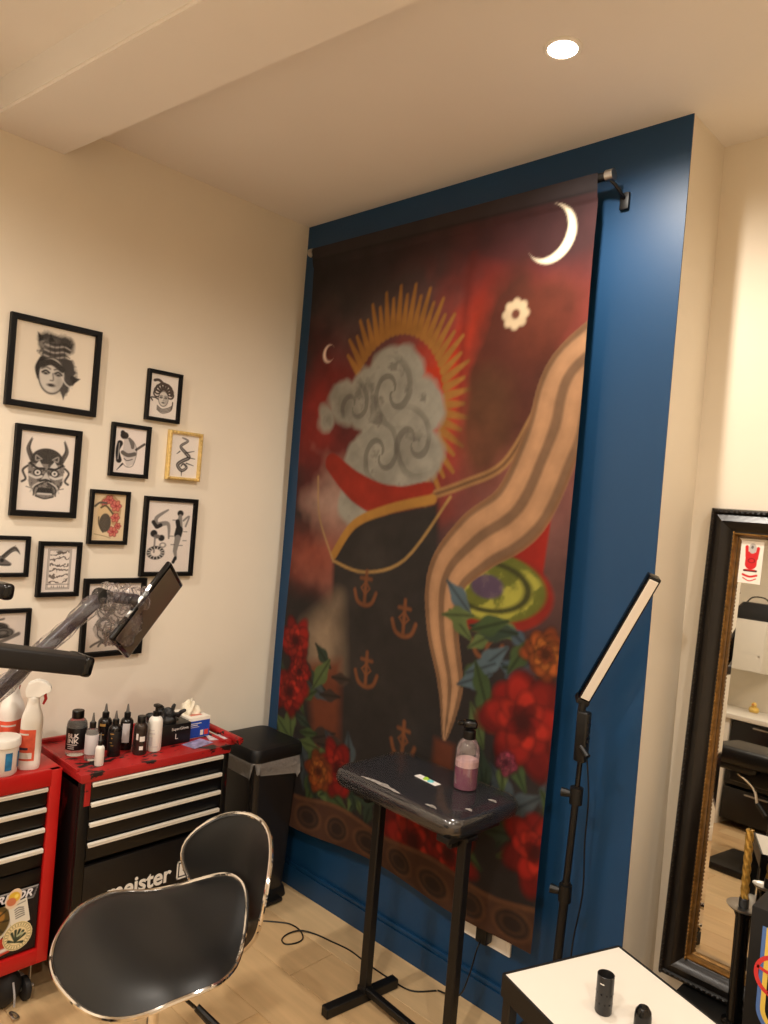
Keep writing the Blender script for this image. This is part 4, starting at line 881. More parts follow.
# ------------------------------------------------------------------ pedal bin
bn = thing('pedal_bin', 'black pedal bin with liner bag hanging out under its lid', 'bin', (0.165, -0.168, 0))
M_bin = mat('bin_charcoal', (34, 31, 30), .25, var=.1, vscale=4); M_binlid = mat('bin_lid_black', (14, 13, 13), .5, bump=.1, bscale=300)
def rrect(a, c, r, n=5):
    pts = []
    for (sx, sy, a0) in [(1, 1, 0), (-1, 1, PI / 2), (-1, -1, PI), (1, -1, 3 * PI / 2)]:
        for i in range(n + 1): th = a0 + PI / 2 * i / n; pts.append((sx * (a - r) + r * math.cos(th), sy * (c - r) + r * math.sin(th)))
    return pts
def loft(b, rows, r_=.03, n=5, capb=True, capt=True):
    rings = []
    for (a, c, z) in rows: rings.append([b.bm.verts.new((x, y, z)) for x, y in rrect(a, c, min(r_, a * .95, c * .95), n)])
    for p_, q_ in zip(rings[:-1], rings[1:]):
        for i in range(len(p_)): j = (i + 1) % len(p_); b.bm.faces.new([p_[i], p_[j], q_[j], q_[i]])
    if capb: b.bm.faces.new(rings[0][::-1])
    if capt: b.bm.faces.new(rings[-1])
    return b
loft(MB(), [(.108, .092, .03), (.112, .096, .10), (.124, .112, .545), (.126, .114, .552)], .028).build('bucket', M_bin, bn)
loft(MB(), [(.116, .100, 0), (.118, .102, .006), (.112, .096, .035), (.106, .090, .045)], .02).build('base', M_binlid, bn)
MB().box((.10, -.055, .004), (.150, .055, .020), .006).build('pedal', M_binlid, bn)
loft(MB(), [(.130, .120, .556), (.134, .124, .562), (.134, .124, .590), (.128, .118, .604), (.112, .102, .609)], .035).build('lid', M_binlid, bn)
def bag(u, v):
    q_ = rrect(.130, .119, .032, 11); th = u * len(q_); i = int(th) % len(q_)
    x, y = q_[i]; dr = .050 + .028 * math.sin(u * 2 * PI * 3 + 1) + .014 * math.sin(u * 2 * PI * 8)
    cr = (.006 * math.sin(u * 2 * PI * 17) + .004 * math.sin(u * 2 * PI * 7 + 5 * v)) * v
    L_ = math.hypot(x, y); return Vector((x + x / L_ * cr, y + y / L_ * cr, .560 - dr * v))
MB().grid(bag, 48, 6, True).build('liner_bag', mat('grey_bin_liner', (128, 124, 120), .2, bump=.9, bscale=50, bdist=.006), bn)
# ------------------------------------------------------------------ black stool with chrome rim
M_vinyl = mat('black_vinyl', (17, 17, 17), 0.40, bump=.08, bscale=500, var=.1, vscale=6)
st = thing('stool', 'black vinyl swivel stool with low curved back and chrome edging', 'stool', (1.100, -1.140, 0), 0.02)
st.scale = (.94, .94, 1.0)
SZ = 0.585
def s_out(th):
    c, s_ = math.cos(th), math.sin(th)
    x = .225 * math.copysign(abs(c) ** .80, c); y = .205 * math.copysign(abs(s_) ** .86, s_)
    if y > 0: x *= 1 - .50 * (y / .205) ** 1.3
    return x, y
def s_base(x, y):
    z = SZ
    if y > .055: z += .078 * ((y - .055) / .15) ** 1.7
    if y < -.06: z -= .030 * ((-y - .06) / .145) ** 1.6
    z += .05 * (abs(x) / .225) ** 2.4 * (1 if y > -.1 else max(0, 1 + (y + .1) / .1)) * .35
    return z
def s_top(u, v):
    x, y = s_out(2 * PI * u); rho = 1 - v if v < 1 else .0001
    rho = max(rho, .001); X_, Y_ = x * rho, y * rho
    return Vector((X_, Y_, s_base(X_, Y_) + .034 * (1 - rho ** 5)))
def s_bot(u, v):
    x, y = s_out(2 * PI * u); rho = max(1 - v, .001); X_, Y_ = x * rho, y * rho
    return Vector((X_, Y_, s_base(X_, Y_) - .014 * (1 - rho ** 6)))
MB().grid(s_top, 64, 16, True).build('seat', M_vinyl, st, 180)
MB().grid(s_bot, 64, 8, True).build('seat_pan', M_black, st, 180)
rim = [Vector((s_out(2 * PI * i / 72)[0] * 1.012, s_out(2 * PI * i / 72)[1] * 1.012, s_base(*s_out(2 * PI * i / 72)))) for i in range(72)]
MB().tube(rim, .0052, 8, closed=True).build('seat_rim', M_chrome, st)
def b_out(th):
    c, s_ = math.cos(th), math.sin(th)
    b_ = .150 * math.copysign(abs(s_) ** .9, s_); a_ = .172 * math.copysign(abs(c) ** .88, c)
    q_ = min(1, max(0, (.07 - b_) / .22)); a_ *= 1 - .62 * q_ * q_ * (2 - q_)
    return a_, b_
def b_pos(a_, b_, off=0.0):
    # shell: bottom at the back of the seat, leaning back, sides wrapping forward
    wrap = -.085 * (abs(a_) / .172) ** 2
    y = .232 + .15 * b_ + wrap + off
    return Vector((a_, y, SZ + .055 + b_))
MB().grid(lambda u, v: b_pos(b_out(2 * PI * u)[0] * max(1 - v, .001), b_out(2 * PI * u)[1] * max(1 - v, .001), -.016 * (1 - max(1 - v, .001) ** 4)), 56, 12, True).build('backrest', M_vinyl, st, 180)
MB().grid(lambda u, v: b_pos(b_out(2 * PI * u)[0] * max(1 - v, .001), b_out(2 * PI * u)[1] * max(1 - v, .001), .012 * (1 - max(1 - v, .001) ** 6)), 56, 8, True).build('backrest_shell', M_black, st, 180)
MB().tube([b_pos(b_out(2 * PI * i / 64)[0] * 1.01, b_out(2 * PI * i / 64)[1] * 1.01) for i in range(64)], .0055, 8, closed=True).build('backrest_rim', M_chrome, st)
b = MB().tube(smoothpath([(0, .06, SZ - .022), (0, .20, SZ - .028), (0, .245, SZ + .01), (0, .255, SZ + .06)], 6), .014, 10); b.build('back_bracket', M_chrome, st)
MB().box((-.09, -.09, SZ - .030), (.09, .09, SZ - .016), .004).build('seat_plate', M_black, st)
MB().cyl((0, 0, .26), (0, 0, SZ - .028), .014, seg=16).build('gas_piston', M_chrome, st)
MB().cyl((0, 0, .075), (0, 0, .27), .025, seg=20).build('gas_column', M_chrome, st)
lv = MB().tube(smoothpath([(.0, -.03, SZ - .035), (.10, -.02, SZ - .045), (.185, .02, SZ - .085)], 5), .004, 8).build('height_lever', M_chrome, st)
MB().tube([(.155, .004, SZ - .065), (.200, .030, SZ - .098)], [.008, .010], 10).build('lever_grip', M_black, lv)
for i in range(5):
    a_ = 2 * PI * i / 5 + .4; c, s_ = math.cos(a_), math.sin(a_)
    lg = MB().tube([(.02 * c, .02 * s_, .095), (.14 * c, .14 * s_, .085), (.27 * c, .27 * s_, .068)], [.020, .016, .012], 10).build('base_leg', M_chrome, st)
    MB().lathe([(0, -.012), (.02, -.012), (.027, -.008), (.027, .008), (.02, .012), (0, .012)], seg=18, M=Matrix.Translation((.27 * c, .27 * s_, .0275)) @ Matrix.Rotation(a_, 4, 'Z') @ Matrix.Rotation(PI / 2, 4, 'X')).build('caster', M_rubber, lg)
    MB().cyl((.27 * c, .27 * s_, .03), (.27 * c, .27 * s_, .066), .006, seg=8).build('caster_stem', M_black, lg)

# ------------------------------------------------------------------ padded armrest table wrapped in film
M_navy = mat('navy_vinyl', (26, 26, 34), .22, var=.15, vscale=6, coat=.5)
M_film = pane_mat('cling_film', gloss=.05, rough=.12, op=.015, opcol=(.8, .78, .76), crinkle=.25, cscale=9, cdetail=1, cdist=.006)
at = thing('armrest_table', 'padded armrest table wrapped in clear film on two black steel posts', 'table', (1.07, -.250, 0), math.radians(-1.5))
ZT = .733
loft(MB(), [(.215, .125, ZT - .050), (.240, .150, ZT - .046), (.246, .156, ZT - .030), (.244, .154, ZT - .012), (.236, .146, ZT - .002), (.215, .125, ZT)], .045, 6).build('pad', M_navy, at, 50)
frg = random.Random(4)
def film_row(k_): return None
fb = MB(); rows = []
for (a_, c_, z_) in [(.218, .128, ZT - .054), (.243, .153, ZT - .049), (.250, .160, ZT - .028), (.247, .157, ZT - .008), (.238, .148, ZT + .0015), (.20, .11, ZT + .003), (.1, .05, ZT + .003)]:
    pts = rrect(a_, c_, min(.046, c_ * .9), 9)
    rows.append([fb.bm.verts.new((x + frg.uniform(-.002, .002), y + frg.uniform(-.002, .002), z_ + frg.uniform(-.0004, .0006))) for x, y in pts])
for p_, q_ in zip(rows[:-1], rows[1:]):
    for i in range(len(p_)): j = (i + 1) % len(p_); fb.bm.faces.new([p_[i], p_[j], q_[j], q_[i]])
fb.bm.faces.new(rows[-1])
fb.build('film_wrap', M_film, at, 60)
# scuffed silver tape along the near edge
M_scuff = mat('scuffed_edge', (150, 144, 138), .5, var=.5, vscale=90, bump=.5, bscale=80)
def scuff(x0, x1, seed, yy, hgt):
    r_ = random.Random(seed); n_ = 14; up_ = []; dn = []
    for i in range(n_ + 1):
        x = x0 + (x1 - x0) * i / n_; up_.append((x, yy + hgt * (.5 + .5 * r_.random()) * math.sin(PI * (i + .3) / (n_ + .6)))); dn.append((x, yy - .004 * r_.random()))
    b = MB(); b.prism(dn + up_[::-1], .0012, M=Matrix.Translation((0, 0, ZT + .0022))); return b
scuff(-.13, .03, 2, -.140, .020).build('edge_scuff', M_scuff, at); scuff(.12, .16, 3, -.132, .012).build('edge_scuff', M_scuff, at)
scuff(.205, .226, 5, -.06, .012).build('edge_scuff', M_scuff, at); scuff(.20, .228, 6, .05, .012).build('edge_scuff', M_scuff, at)
def sq(b, p0, p1, w_):
    p0 = Vector(p0); p1 = Vector(p1); d = (p1 - p0); L = d.length; q = d.to_track_quat('Z', 'Y').to_matrix().to_4x4()
    b.box((-w_ / 2, -w_ / 2, 0), (w_ / 2, w_ / 2, L), .003, 1, M=Matrix.Translation(p0) @ q); return b
for (px_, py_) in [(-.150, -.028), (.204, -.050)]:
    sq(MB(), (px_, py_, .03), (px_, py_, ZT - .075), .030).build('post', M_metalblk, at)
    fo = sq(MB(), (px_ - .018, py_ - .150, .016), (px_ + .010, py_ + .130, .016), .032).build('foot', M_metalblk, at)
    MB().box((px_ - .018, py_ - .018, .03), (px_ + .018, py_ + .018, .05), .003).build('foot_socket', M_metalblk, at)
    b = MB().box((px_ - .028, py_ - .022, ZT - .082), (px_ + .028, py_ + .022, ZT - .070), .003).box((px_ - .022, py_ - .10, ZT - .070), (px_ + .022, py_ + .13, ZT - .052), .003)
    b.build('top_bracket', M_metalblk, at)
    b = MB().cyl((px_ - .02, py_ - .020, ZT - .095), (px_ - .02, py_ - .045, ZT - .095), .014, .012, 12); b.build('clamp_knob', M_black, at)
sq(MB(), (-.150, -.028, .040), (.204, -.050, .040), .022).build('stretcher', M_metalblk, at)
# foam bottle on it
ZP = ZT + .0035
fbt = thing('foam_bottle', 'clear pump foam bottle half filled with pink soap, black top', 'bottle', (1.176, -.192, ZP), -2.37)
M_clearb = pane_mat('clear_bottle_wall', tint=(.96, .93, .93), gloss=.10, rough=.06, op=.05, opcol=(.86, .78, .78))
MB().lathe([(.0335, .0005), (.036, .004), (.036, .105), (.034, .122), (.027, .138), (.017, .148), (.0155, .150), (.0155, .156)], seg=32).build('bottle_wall', M_clearb, fbt)
MB().lathe([(0, .002), (.033, .002), (.0345, .006), (.0345, .066), (0, .066)], seg=32).build('pink_soap', mat('pink_soap', (160, 66, 112), .25, trans=.3, ior=1.3), fbt)
MB().lathe([(0, .0665), (.0342, .0665), (.0345, .084), (.03, .087), (0, .086)], seg=32).build('foam', mat('pink_foam', (222, 186, 190), .8, bump=.3, bscale=300), fbt)
MB().lathe([(.018, .146), (.019, .148), (.019, .170), (.015, .173), (.008, .174), (.008, .180), (0, .180)], seg=24).build('collar', M_cap, fbt)
hd = MB().box((-.021, -.017, .177), (.021, .017, .201), .008, 3).box((.010, -.008, .184), (.038, .008, .198), .005)
hd.build('pump_head', M_blackgl, fbt)
cdp = thing('swab_card', 'small white card with green and blue blobs on the film wrapped table', 'card', (1.073, -.243, ZP), -.12)
MB().box((-.046, -.012, 0), (.046, .012, .0012), 0).build('strip', mat('white_card', (232, 228, 224), .4), cdp)
MB().lathe([(0, .008), (.006, .006), (.011, .0012), (0, .0012)], (-.006, .001, 0), 14).build('green_blob', mat('green_blob', (150, 190, 60), .35), cdp)
MB().lathe([(0, .006), (.006, .0045), (.011, .0012), (0, .0012)], (.014, 0, 0), 14).build('blue_blob', mat('blue_blob', (110, 190, 196), .35), cdp)

# ------------------------------------------------------------------ LED bar lamp on a light stand
ls = thing('led_lamp_stand', 'slim black light stand carrying a tilted white faced LED bar', 'lamp', (1.463, -.1, 0))
def lsx(z): return .030 * z
b0 = Vector((.020, 0, 1.059)); b1 = Vector((.193, 0, 1.423))
MB().cyl((lsx(.06), 0, .06), (lsx(.55), 0, .55), .0125, seg=16).build('lower_tube', M_metalblk, ls)
MB().cyl((lsx(.50), 0, .50), (lsx(.82), 0, .82), .0098, seg=16).build('middle_tube', M_metalblk, ls)
MB().cyl((lsx(.78), 0, .78), (lsx(.97), 0, .97), .0075, seg=16).build('upper_tube', M_blackgl, ls)
MB().cyl((lsx(.915), 0, .905), (lsx(.925), 0, .918), .0105, seg=16).build('ring', M_steel, ls)
for zc in (.52, .795):
    c = MB().cyl((lsx(zc), 0, zc - .024), (lsx(zc), 0, zc + .022), .018, seg=16).build('clamp', M_black, ls)
    MB().cyl((lsx(zc) - .016, -.004, zc), (lsx(zc) - .040, -.012, zc), .010, .013, 12).build('clamp_knob', M_black, c)
g = MB().box((lsx(.98) - .019, -.014, .890), (lsx(.98) + .015, .014, 1.030), .006, 3); g.build('grip_box', M_black, ls)
kn = MB().cyl((.030, -.010, .935), (.058, -.020, .915), .007, .009, 10).build('tilt_lever', M_black, ls)
bt_ = MB()
for i in range(4): bt_.box((lsx(.98) + .014, -.006, .945 + .018 * i), (lsx(.98) + .017, .004, .955 + .018 * i), .001, 1)
o = bt_.build('grip_ribs', M_blackgl, ls); o['kind'] = 'stuff'
MB().cyl((.018, 0, 1.025), (.020, 0, 1.060), .011, seg=14).build('ball_joint', M_black, ls)
d = (b1 - b0).normalized(); pr = Vector((d.z, 0, -d.x)); nl = (pr * .62 + Vector((0, -.78, 0))).normalized(); nb = d.cross(nl).normalized()
if nb.x > 0: nb = -nb
Mb = Matrix((nb, nl, d)).transposed().to_4x4(); Mb.translation = b0
L = (b1 - b0).length
MB().box((-.017, -.026, 0), (.016, .009, L), .003, 2, M=Mb).build('lamp_housing', M_blackgl, ls)
MB().box((-.0125, .0085, .008), (.0125, .0105, L - .008), .001, 1, M=Mb).build('led_panel', mat('led_diffuser', (236, 226, 212), .35), ls)
MB().box((-.018, -.027, -.012), (.018, .011, .004), .003, 2, M=Mb).build('end_cap', M_black, ls)
for i in range(3):
    a_ = 2 * PI * i / 3 - PI / 2; c, s_ = math.cos(a_), math.sin(a_)
    lg = sq(MB(), (.008 + .015 * c, .015 * s_, .20), (.17 * c, .15 * s_, .012), .010).build('leg', M_metalblk, ls)
    MB().cyl((.17 * c, .15 * s_, .0), (.17 * c, .15 * s_, .022), .010, .007, 10).build('rubber_foot', M_rubber, lg)
    sq(MB(), (.004 + .014 * c, .014 * s_, .085), (.10 * c, .09 * s_, .095), .007).build('brace', M_metalblk, ls)
MB().cyl((.003, 0, .175), (.007, 0, .225), .018, seg=14).build('leg_collar', M_black, ls)
MB().tube(smoothpath([(.038, .004, .935), (.050, .02, .80), (.046, .03, .66), (.050, .035, .52), (.030, .04, .36), (.035, .04, .22), (.045, .04, .05), (-.02, .05, .006)], 6), .0022, 6).build('cable', M_black, ls)

# ------------------------------------------------------------------ white topped trolley with two black cups
tr = thing('trolley', 'black trolley with a plain white top beside the LED lamp stand', 'trolley', (1.761, -.365, 0), math.radians(-20.4))
TL, TD, TH = .52, .318, .60
MB().box((.002, -TD + .002, TH - .003), (TL - .002, -.002, TH), .001, 1).build('white_top', mat('white_laminate', (226, 219, 207), .5), tr)
b = MB().box((0, -.004, TH - .045), (TL, .002, TH + .0015), .001, 1).box((0, -TD - .002, TH - .045), (TL, -TD + .004, TH + .0015), .001, 1).box((-.002, -TD, TH - .045), (.004, 0, TH + .0015), .001, 1).box((TL - .004, -TD, TH - .045), (TL + .002, 0, TH + .0015), .001, 1)
b.box((0, -TD, TH - .020), (TL, 0, TH - .004), 0)
b.build('tray', M_metalblk, tr)
for (x, y) in [(.014, -.014), (TL - .014, -.014), (.014, -TD + .014), (TL - .014, -TD + .014)]:
    lg = sq(MB(), (x, y, .05), (x, y, TH - .02), .024).build('leg', M_metalblk, tr)
    MB().lathe([(0, -.008), (.018, -.008), (.024, -.005), (.024, .005), (.018, .008), (0, .008)], seg=16, M=Matrix.Translation((x, y, .0245)) @ Matrix.Rotation(PI / 2, 4, 'X')).build('caster', M_rubber, lg)
MB().box((.004, -TD + .004, .38), (TL - .004, -.004, .395), .002).build('shelf', mat('white_shelf', (226, 220, 208), .5), tr)
MB().box((.004, -TD + .004, .16), (TL - .004, -.004, .175), .002).build('shelf', M_metalblk, tr)
cp = thing('cup', 'black open cylinder cup with dimples on the white trolley top', 'cup', (1.847, -.607, TH + .0002))
MB().lathe([(0, 0), (.0150, 0), (.0165, .003), (.0165, .074), (.0155, .0745), (.0150, .072), (.0148, .006), (0, .006)], seg=28).build('wall', mat('anodised_black', (34, 33, 33), .35), cp)
dm = MB()
for i in range(10):
    for zz in (.022, .040): a_ = i * 2 * PI / 10 + zz * 10; dm.lathe([(0, .0006), (.0022, .0)], seg=8, M=Matrix.Translation((.0166 * math.cos(a_), .0166 * math.sin(a_), zz)) @ Matrix.Rotation(a_, 4, 'Z') @ Matrix.Rotation(PI / 2, 4, 'Y'))
o = dm.build('dimples', M_blackgl, cp); o['kind'] = 'stuff'
ml_ = MB()
ml_.grid(lambda u, v: Vector((.0168 * math.cos(-1.75 + .5 * u), .0168 * math.sin(-1.75 + .5 * u), .060 + .0022 * v)), 8, 2); ml_.build('printed_mark', M_label_w, cp)
dc = MB().lathe([(0, 0), (.0145, 0), (.016, .002), (.016, .028), (.0145, .038), (.0095, .045), (0, .047)], (0, 0, 0), 28)
dc = dc.build('domed_cup', M_blackgl); dc.location = (1.922, -.598, TH + .0002); tag(dc, 'glossy black domed pot on the white trolley top', 'cup')

# ------------------------------------------------------------------ leaning mirror on a low bench
bench = thing('bench', 'low dark bench under the ornate leaning mirror', 'bench', (0, 0, 0))
MB().box((1.74, .020, .285), (2.40, .205, .312), .004).build('seat_board', M_black, bench)
for x in (1.77, 2.37): MB().box((x - .015, .04, 0), (x + .015, .19, .286), .003).build('side_panel', M_black, bench)
MX0, MX1 = 1.672, 2.300; MH = 1.312
mr = thing('leaning_mirror', 'tall mirror in a dark moulded frame with gilt inner edge leaning on the wall', 'mirror', ((MX0 + MX1) / 2, .118, .3135))
mr.rotation_euler = (-math.atan2(.10, 1.306), 0, 0)
M_mframe = mat('dark_ebonised_frame', (20, 16, 13), .28, var=.25, vscale=20, bump=.15, bscale=120)
M_giltm = mat('gilt_moulding', (132, 96, 46), .35, metal=.7, var=.35, vscale=60, bump=.6, bscale=160)
hw = (MX1 - MX0) / 2
def frame_sweep(prof, material, name, parent):
    b = MB(); rings = []
    for (ins, dy) in prof: rings.append([b.bm.verts.new(q) for q in [(-hw + ins, dy, ins), (hw - ins, dy, ins), (hw - ins, dy, MH - ins), (-hw + ins, dy, MH - ins)]])
    for p_, q_ in zip(rings[:-1], rings[1:]):
        for i in range(4): j = (i + 1) % 4; b.bm.faces.new([p_[i], p_[j], q_[j], q_[i]])
    return b.build(name, material, parent, 30)
frame_sweep([(.0, .018), (0, -.010), (.004, -.018), (.012, -.020), (.016, -.014), (.024, -.018), (.036, -.024), (.046, -.020), (.056, -.008), (.062, -.004), (.066, -.004), (.066, .016)], M_mframe, 'frame_moulding', mr)
frame_sweep([(.0655, -.004), (.067, -.009), (.070, -.009), (.072, -.005), (.074, .001), (.074, .012)], M_giltm, 'gilt_inner_edge', mr)
bd = MB(); n_ = 92
for i in range(n_):
    z_ = .006 + (MH - .012) * i / (n_ - 1)
    for s_ in (-1, 1): bd.box((s_ * (hw - .0085) - .0035, -.0225, z_ - .0042), (s_ * (hw - .0085) + .0035, -.017, z_ + .0042), .002, 1)
for i in range(44):
    x_ = -hw + .01 + (2 * hw - .02) * i / 43
    for z_ in (.0085, MH - .0085): bd.box((x_ - .0042, -.0225, z_ - .0035), (x_ + .0042, -.017, z_ + .0035), .002, 1)
o = bd.build('bead_edge', M_mframe, mr); o['kind'] = 'stuff'
rp = MB(); n_ = 110
for i in range(n_):
    z_ = .066 + (MH - .132) * i / (n_ - 1)
    for s_ in (-1, 1): rp.box((s_ * (hw - .0685) - .0025, -.0125, z_ - .0035), (s_ * (hw - .0685) + .0025, -.0085, z_ + .0035), .0012, 1)
o = rp.build('gilt_rope_edge', M_giltm, mr); o['kind'] = 'stuff'
M_mirror = mat('silvered_glass', (206, 203, 196), .015, metal=1.0)
gi, gz = .074, .010
bv = .022
b = MB()
oq = [(-hw + gi - .002, gz + .0035, gi - .002), (hw - gi + .002, gz + .0035, gi - .002), (hw - gi + .002, gz + .0035, MH - gi + .002), (-hw + gi - .002, gz + .0035, MH - gi + .002)]
iq = [(-hw + gi + bv, gz, gi + bv), (hw - gi - bv, gz, gi + bv), (hw - gi - bv, gz, MH - gi - bv), (-hw + gi + bv, gz, MH - gi - bv)]
ov = [b.bm.verts.new(q) for q in oq]; iv = [b.bm.verts.new(q) for q in iq]
for i in range(4): j = (i + 1) % 4; b.bm.faces.new([ov[i], ov[j], iv[j], iv[i]])
b.build('bevelled_edge', M_mirror, mr, 0)
b = MB(); b.bm.faces.new([b.bm.verts.new(q) for q in iq]); b.build('mirror_glass', M_mirror, mr, 0)
MB().box((-hw + .004, .016, .004), (hw - .004, .026, MH - .004), .002).build('back_board', mat('mirror_backing', (90, 70, 50), .8), mr)
def st_hand(p, w, h):
    RD_ = (206, 40, 42)
    p.mix(np.ones_like(p.X), (238, 230, 218)); p.line([(.5 * w, .36 * h), (.5 * w, .54 * h)], .26 * w, RD_); p.line([(.30 * w, .36 * h), (.26 * w, .14 * h)], .075 * w, RD_); p.line([(.72 * w, .40 * h), (.76 * w, .16 * h)], .075 * w, RD_)
    p.ell(.52 * w, .17 * h, .17 * w, .12 * h, (190, 184, 178)); p.ell(.5 * w, .14 * h, .06 * w, .04 * h, (110, 104, 100)); p.ring(.52 * w, .46 * h, .14 * w, .05 * h, .015 * w, (120, 20, 24))
    p.line([(.24 * w, .70 * h), (.76 * w, .70 * h)], .05 * w, (60, 20, 22)); p.line([(.30 * w, .68 * h), (.70 * w, .68 * h)], .03 * w, RD_); p.curve([(.2 * w, .80 * h), (.5 * w, .84 * h), (.8 * w, .80 * h)], .05 * w, RD_); p.curve([(.22 * w, .88 * h), (.5 * w, .94 * h), (.78 * w, .88 * h)], .025 * w, RD_)
pp = Paint(.060, .118, 60); st_hand(pp, .060, .118)
o = pp.build('horned_hand_sticker', M_print, mr); o.location = (-hw + gi + .042, gz - .0012, MH - gi - .070); o['label'] = 'white sticker with a red horned hand sign'
# gold candle in a black holder standing on the frame's lower lip
ca = thing('candle_holder', 'gold twisted candle on a silver dish over a slim black stand before the mirror', 'candle', (1.872, .060, .3125 + .026))
ca.location = (1.895, .048, .3125)
MB().lathe([(0, 0), (.030, 0), (.030, .004), (.018, .008), (.017, .272), (.022, .284), (.022, .292), (0, .292)], seg=24).build('stand', M_blackgl, ca)
MB().lathe([(0, .292), (.034, .294), (.040, .300), (.0405, .3015), (.034, .298), (0, .296)], seg=32).build('dish', M_steel, ca)
MB().lathe([(.0105, .296), (.012, .298), (.012, .319), (.010, .321), (0, .321)], seg=20).build('socket', M_cap, ca)
b = MB(); n_ = 60; RR = []
for j in range(n_ + 1):
    z_ = .320 + .175 * j / n_; tw = j * .35
    RR.append([b.bm.verts.new(((.0088 + .0018 * math.cos(4 * (2 * PI * i / 24) + tw * 2.0)) * math.cos(2 * PI * i / 24), (.0088 + .0018 * math.cos(4 * (2 * PI * i / 24) + tw * 2.0)) * math.sin(2 * PI * i / 24), z_)) for i in range(24)])
for p_, q_ in zip(RR[:-1], RR[1:]):
    for i in range(24): j = (i + 1) % 24; b.bm.faces.new([p_[i], p_[j], q_[j], q_[i]])
b.bm.faces.new(RR[0][::-1]); b.bm.faces.new(RR[-1])
b.build('candle', mat('gold_candle', (200, 160, 82), .3, metal=.8), ca, 60)
MB().cyl((0, 0, .494), (0, 0, .503), .0012, seg=6).build('wick', M_cap, ca)
# black box with a coloured line emblem
bxx = thing('display_box', 'tall black box printed with a blue and yellow loop and red wheel emblem', 'box', (0, 0, 0))
EX, EY = 1.983, -.20
MB().box((EX, EY, 0), (EX + .30, EY + .20, .735), .003).build('carton', mat('black_board', (13, 12, 12), .5), bxx)
Me = Matrix.Translation((EX, EY - .0004, 0)) @ Matrix.Rotation(PI / 2, 4, 'X')
def ribbon(b, pts, w_, h=.0008, closed=False):
    P = [Vector((x, y, 0)) for x, y in pts]; n_ = len(P); Lf = []; Rt = []
    for i in range(n_):
        a_ = P[(i - 1) % n_] if closed or i else P[i]; c_ = P[(i + 1) % n_] if closed or i < n_ - 1 else P[i]
        t_ = (c_ - a_).normalized(); nn = Vector((-t_.y, t_.x, 0)) * w_ / 2; Lf.append(P[i] + nn); Rt.append(P[i] - nn)
    vl = [b.bm.verts.new(Me @ Vector((v_.x, v_.y, h))) for v_ in Lf]; vr = [b.bm.verts.new(Me @ Vector((v_.x, v_.y, h))) for v_ in Rt]
    for i in range(n_ if closed else n_ - 1): j = (i + 1) % n_; b.bm.faces.new([vl[i], vl[j], vr[j], vr[i]])
    return b
ZB = .46
def loopp(x0, zb, zt, r_, xr): 
    pts = [(x0, zt)] + [(x0, zb + r_)] + [(x0 + r_ - r_ * math.cos(t_ * PI / 16), zb + r_ - r_ * math.sin(t_ * PI / 16)) for t_ in range(1, 9)] + [(xr, zb)]
    return pts
ribbon(MB(), loopp(.030, ZB + .02, .70, .045, .27), .009, .0006).build('blue_loop', mat('emblem_blue', (84, 116, 176), .5), bxx)
ribbon(MB(), loopp(.039, ZB + .029, .70, .038, .27), .010, .0010).build('yellow_loop', mat('emblem_yellow', (232, 196, 84), .5), bxx)
wh = MB(); cx, cz, rr = .062, .600, .042
ribbon(wh, [(cx + rr * math.cos(i * 2 * PI / 40), cz + rr * math.sin(i * 2 * PI / 40)) for i in range(40)], .009, .0015, True)
for a_ in (2.9, -.7, -1.9): ribbon(wh, [(cx, cz), (cx + rr * math.cos(a_), cz + rr * math.sin(a_))], .007, .0015)
wh.build('red_wheel', mat('emblem_red', (212, 56, 54), .5), bxx)

# ------------------------------------------------------------------ wall sockets, plug, floor cable
sk = thing('wall_socket', 'white double wall socket with black plug below the banner hem', 'socket', (1.170, 0, .238))
MB().box((-.095, -.010, -.040), (.095, 0, .045), .003).build('face_plate', M_white, sk)
for x in (-.045, .045): MB().box((x - .034, -.012, -.028), (x + .034, -.0095, .034), .002).build('outlet', M_white, sk)
pg = MB().box((-.012, -.048, -.022), (.030, -.011, .030), .006).build('plug', M_black, sk)
MB().tube(smoothpath([(.010, -.046, -.010), (.014, -.070, -.03), (-.004, -.075, -.12), (-.04, -.07, -.20), (-.13, -.057, -.2335)], 6), .0026, 6).build('plug_cable', M_black, sk)
cb = MB().tube(smoothpath([(.36, -.27, .003), (.405, -.225, .003), (.45, -.19, .003), (.504, -.187, .003), (.548, -.21, .003), (.556, -.245, .003), (.538, -.28, .003), (.508, -.272, .003), (.496, -.235, .004), (.512, -.19, .007), (.56, -.158, .003), (.62, -.145, .003), (.704, -.129, .003), (.80, -.135, .003), (.888, -.135, .003), (.984, -.125, .003), (1.037, -.060, .003)], 7), .0026, 6).build('floor_cable', M_black)
tag(cb, 'thin black cable looping across the oak floor below the blue wall', 'cable')

# ------------------------------------------------------------------ tablet on a film wrapped arm, bar lamp heads (their stands stand left of the frame)
ar = thing('tablet_arm_stand', 'black tablet on a jointed arm wrapped in crinkled clear film', 'tablet stand', (0, 0, 0))
PX, PY = .50, -1.470
MB().cyl((PX, PY, .02), (PX, PY, .86), .014, seg=14).build('pole', M_metalblk, ar)
MB().lathe([(0, 0), (.13, 0), (.13, .012), (.03, .020), (.02, .024), (0, .024)], (PX, PY, 0), 28).build('base_plate', M_metalblk, ar)
A0 = Vector((PX, PY, .83)); A1 = Vector((.50, -1.030, 1.236)); A2 = Vector((.50, -.925, 1.222))
M_armp = mat('purple_black_arm', (30, 22, 32), .35, var=.6, vscale=30)
sq(MB(), A0, A1, .030).build('lower_arm', M_armp, ar)
MB().cyl(A1 + Vector((.022, 0, 0)), A1 - Vector((.022, 0, 0)), .020, seg=16).build('elbow_joint', M_black, ar)
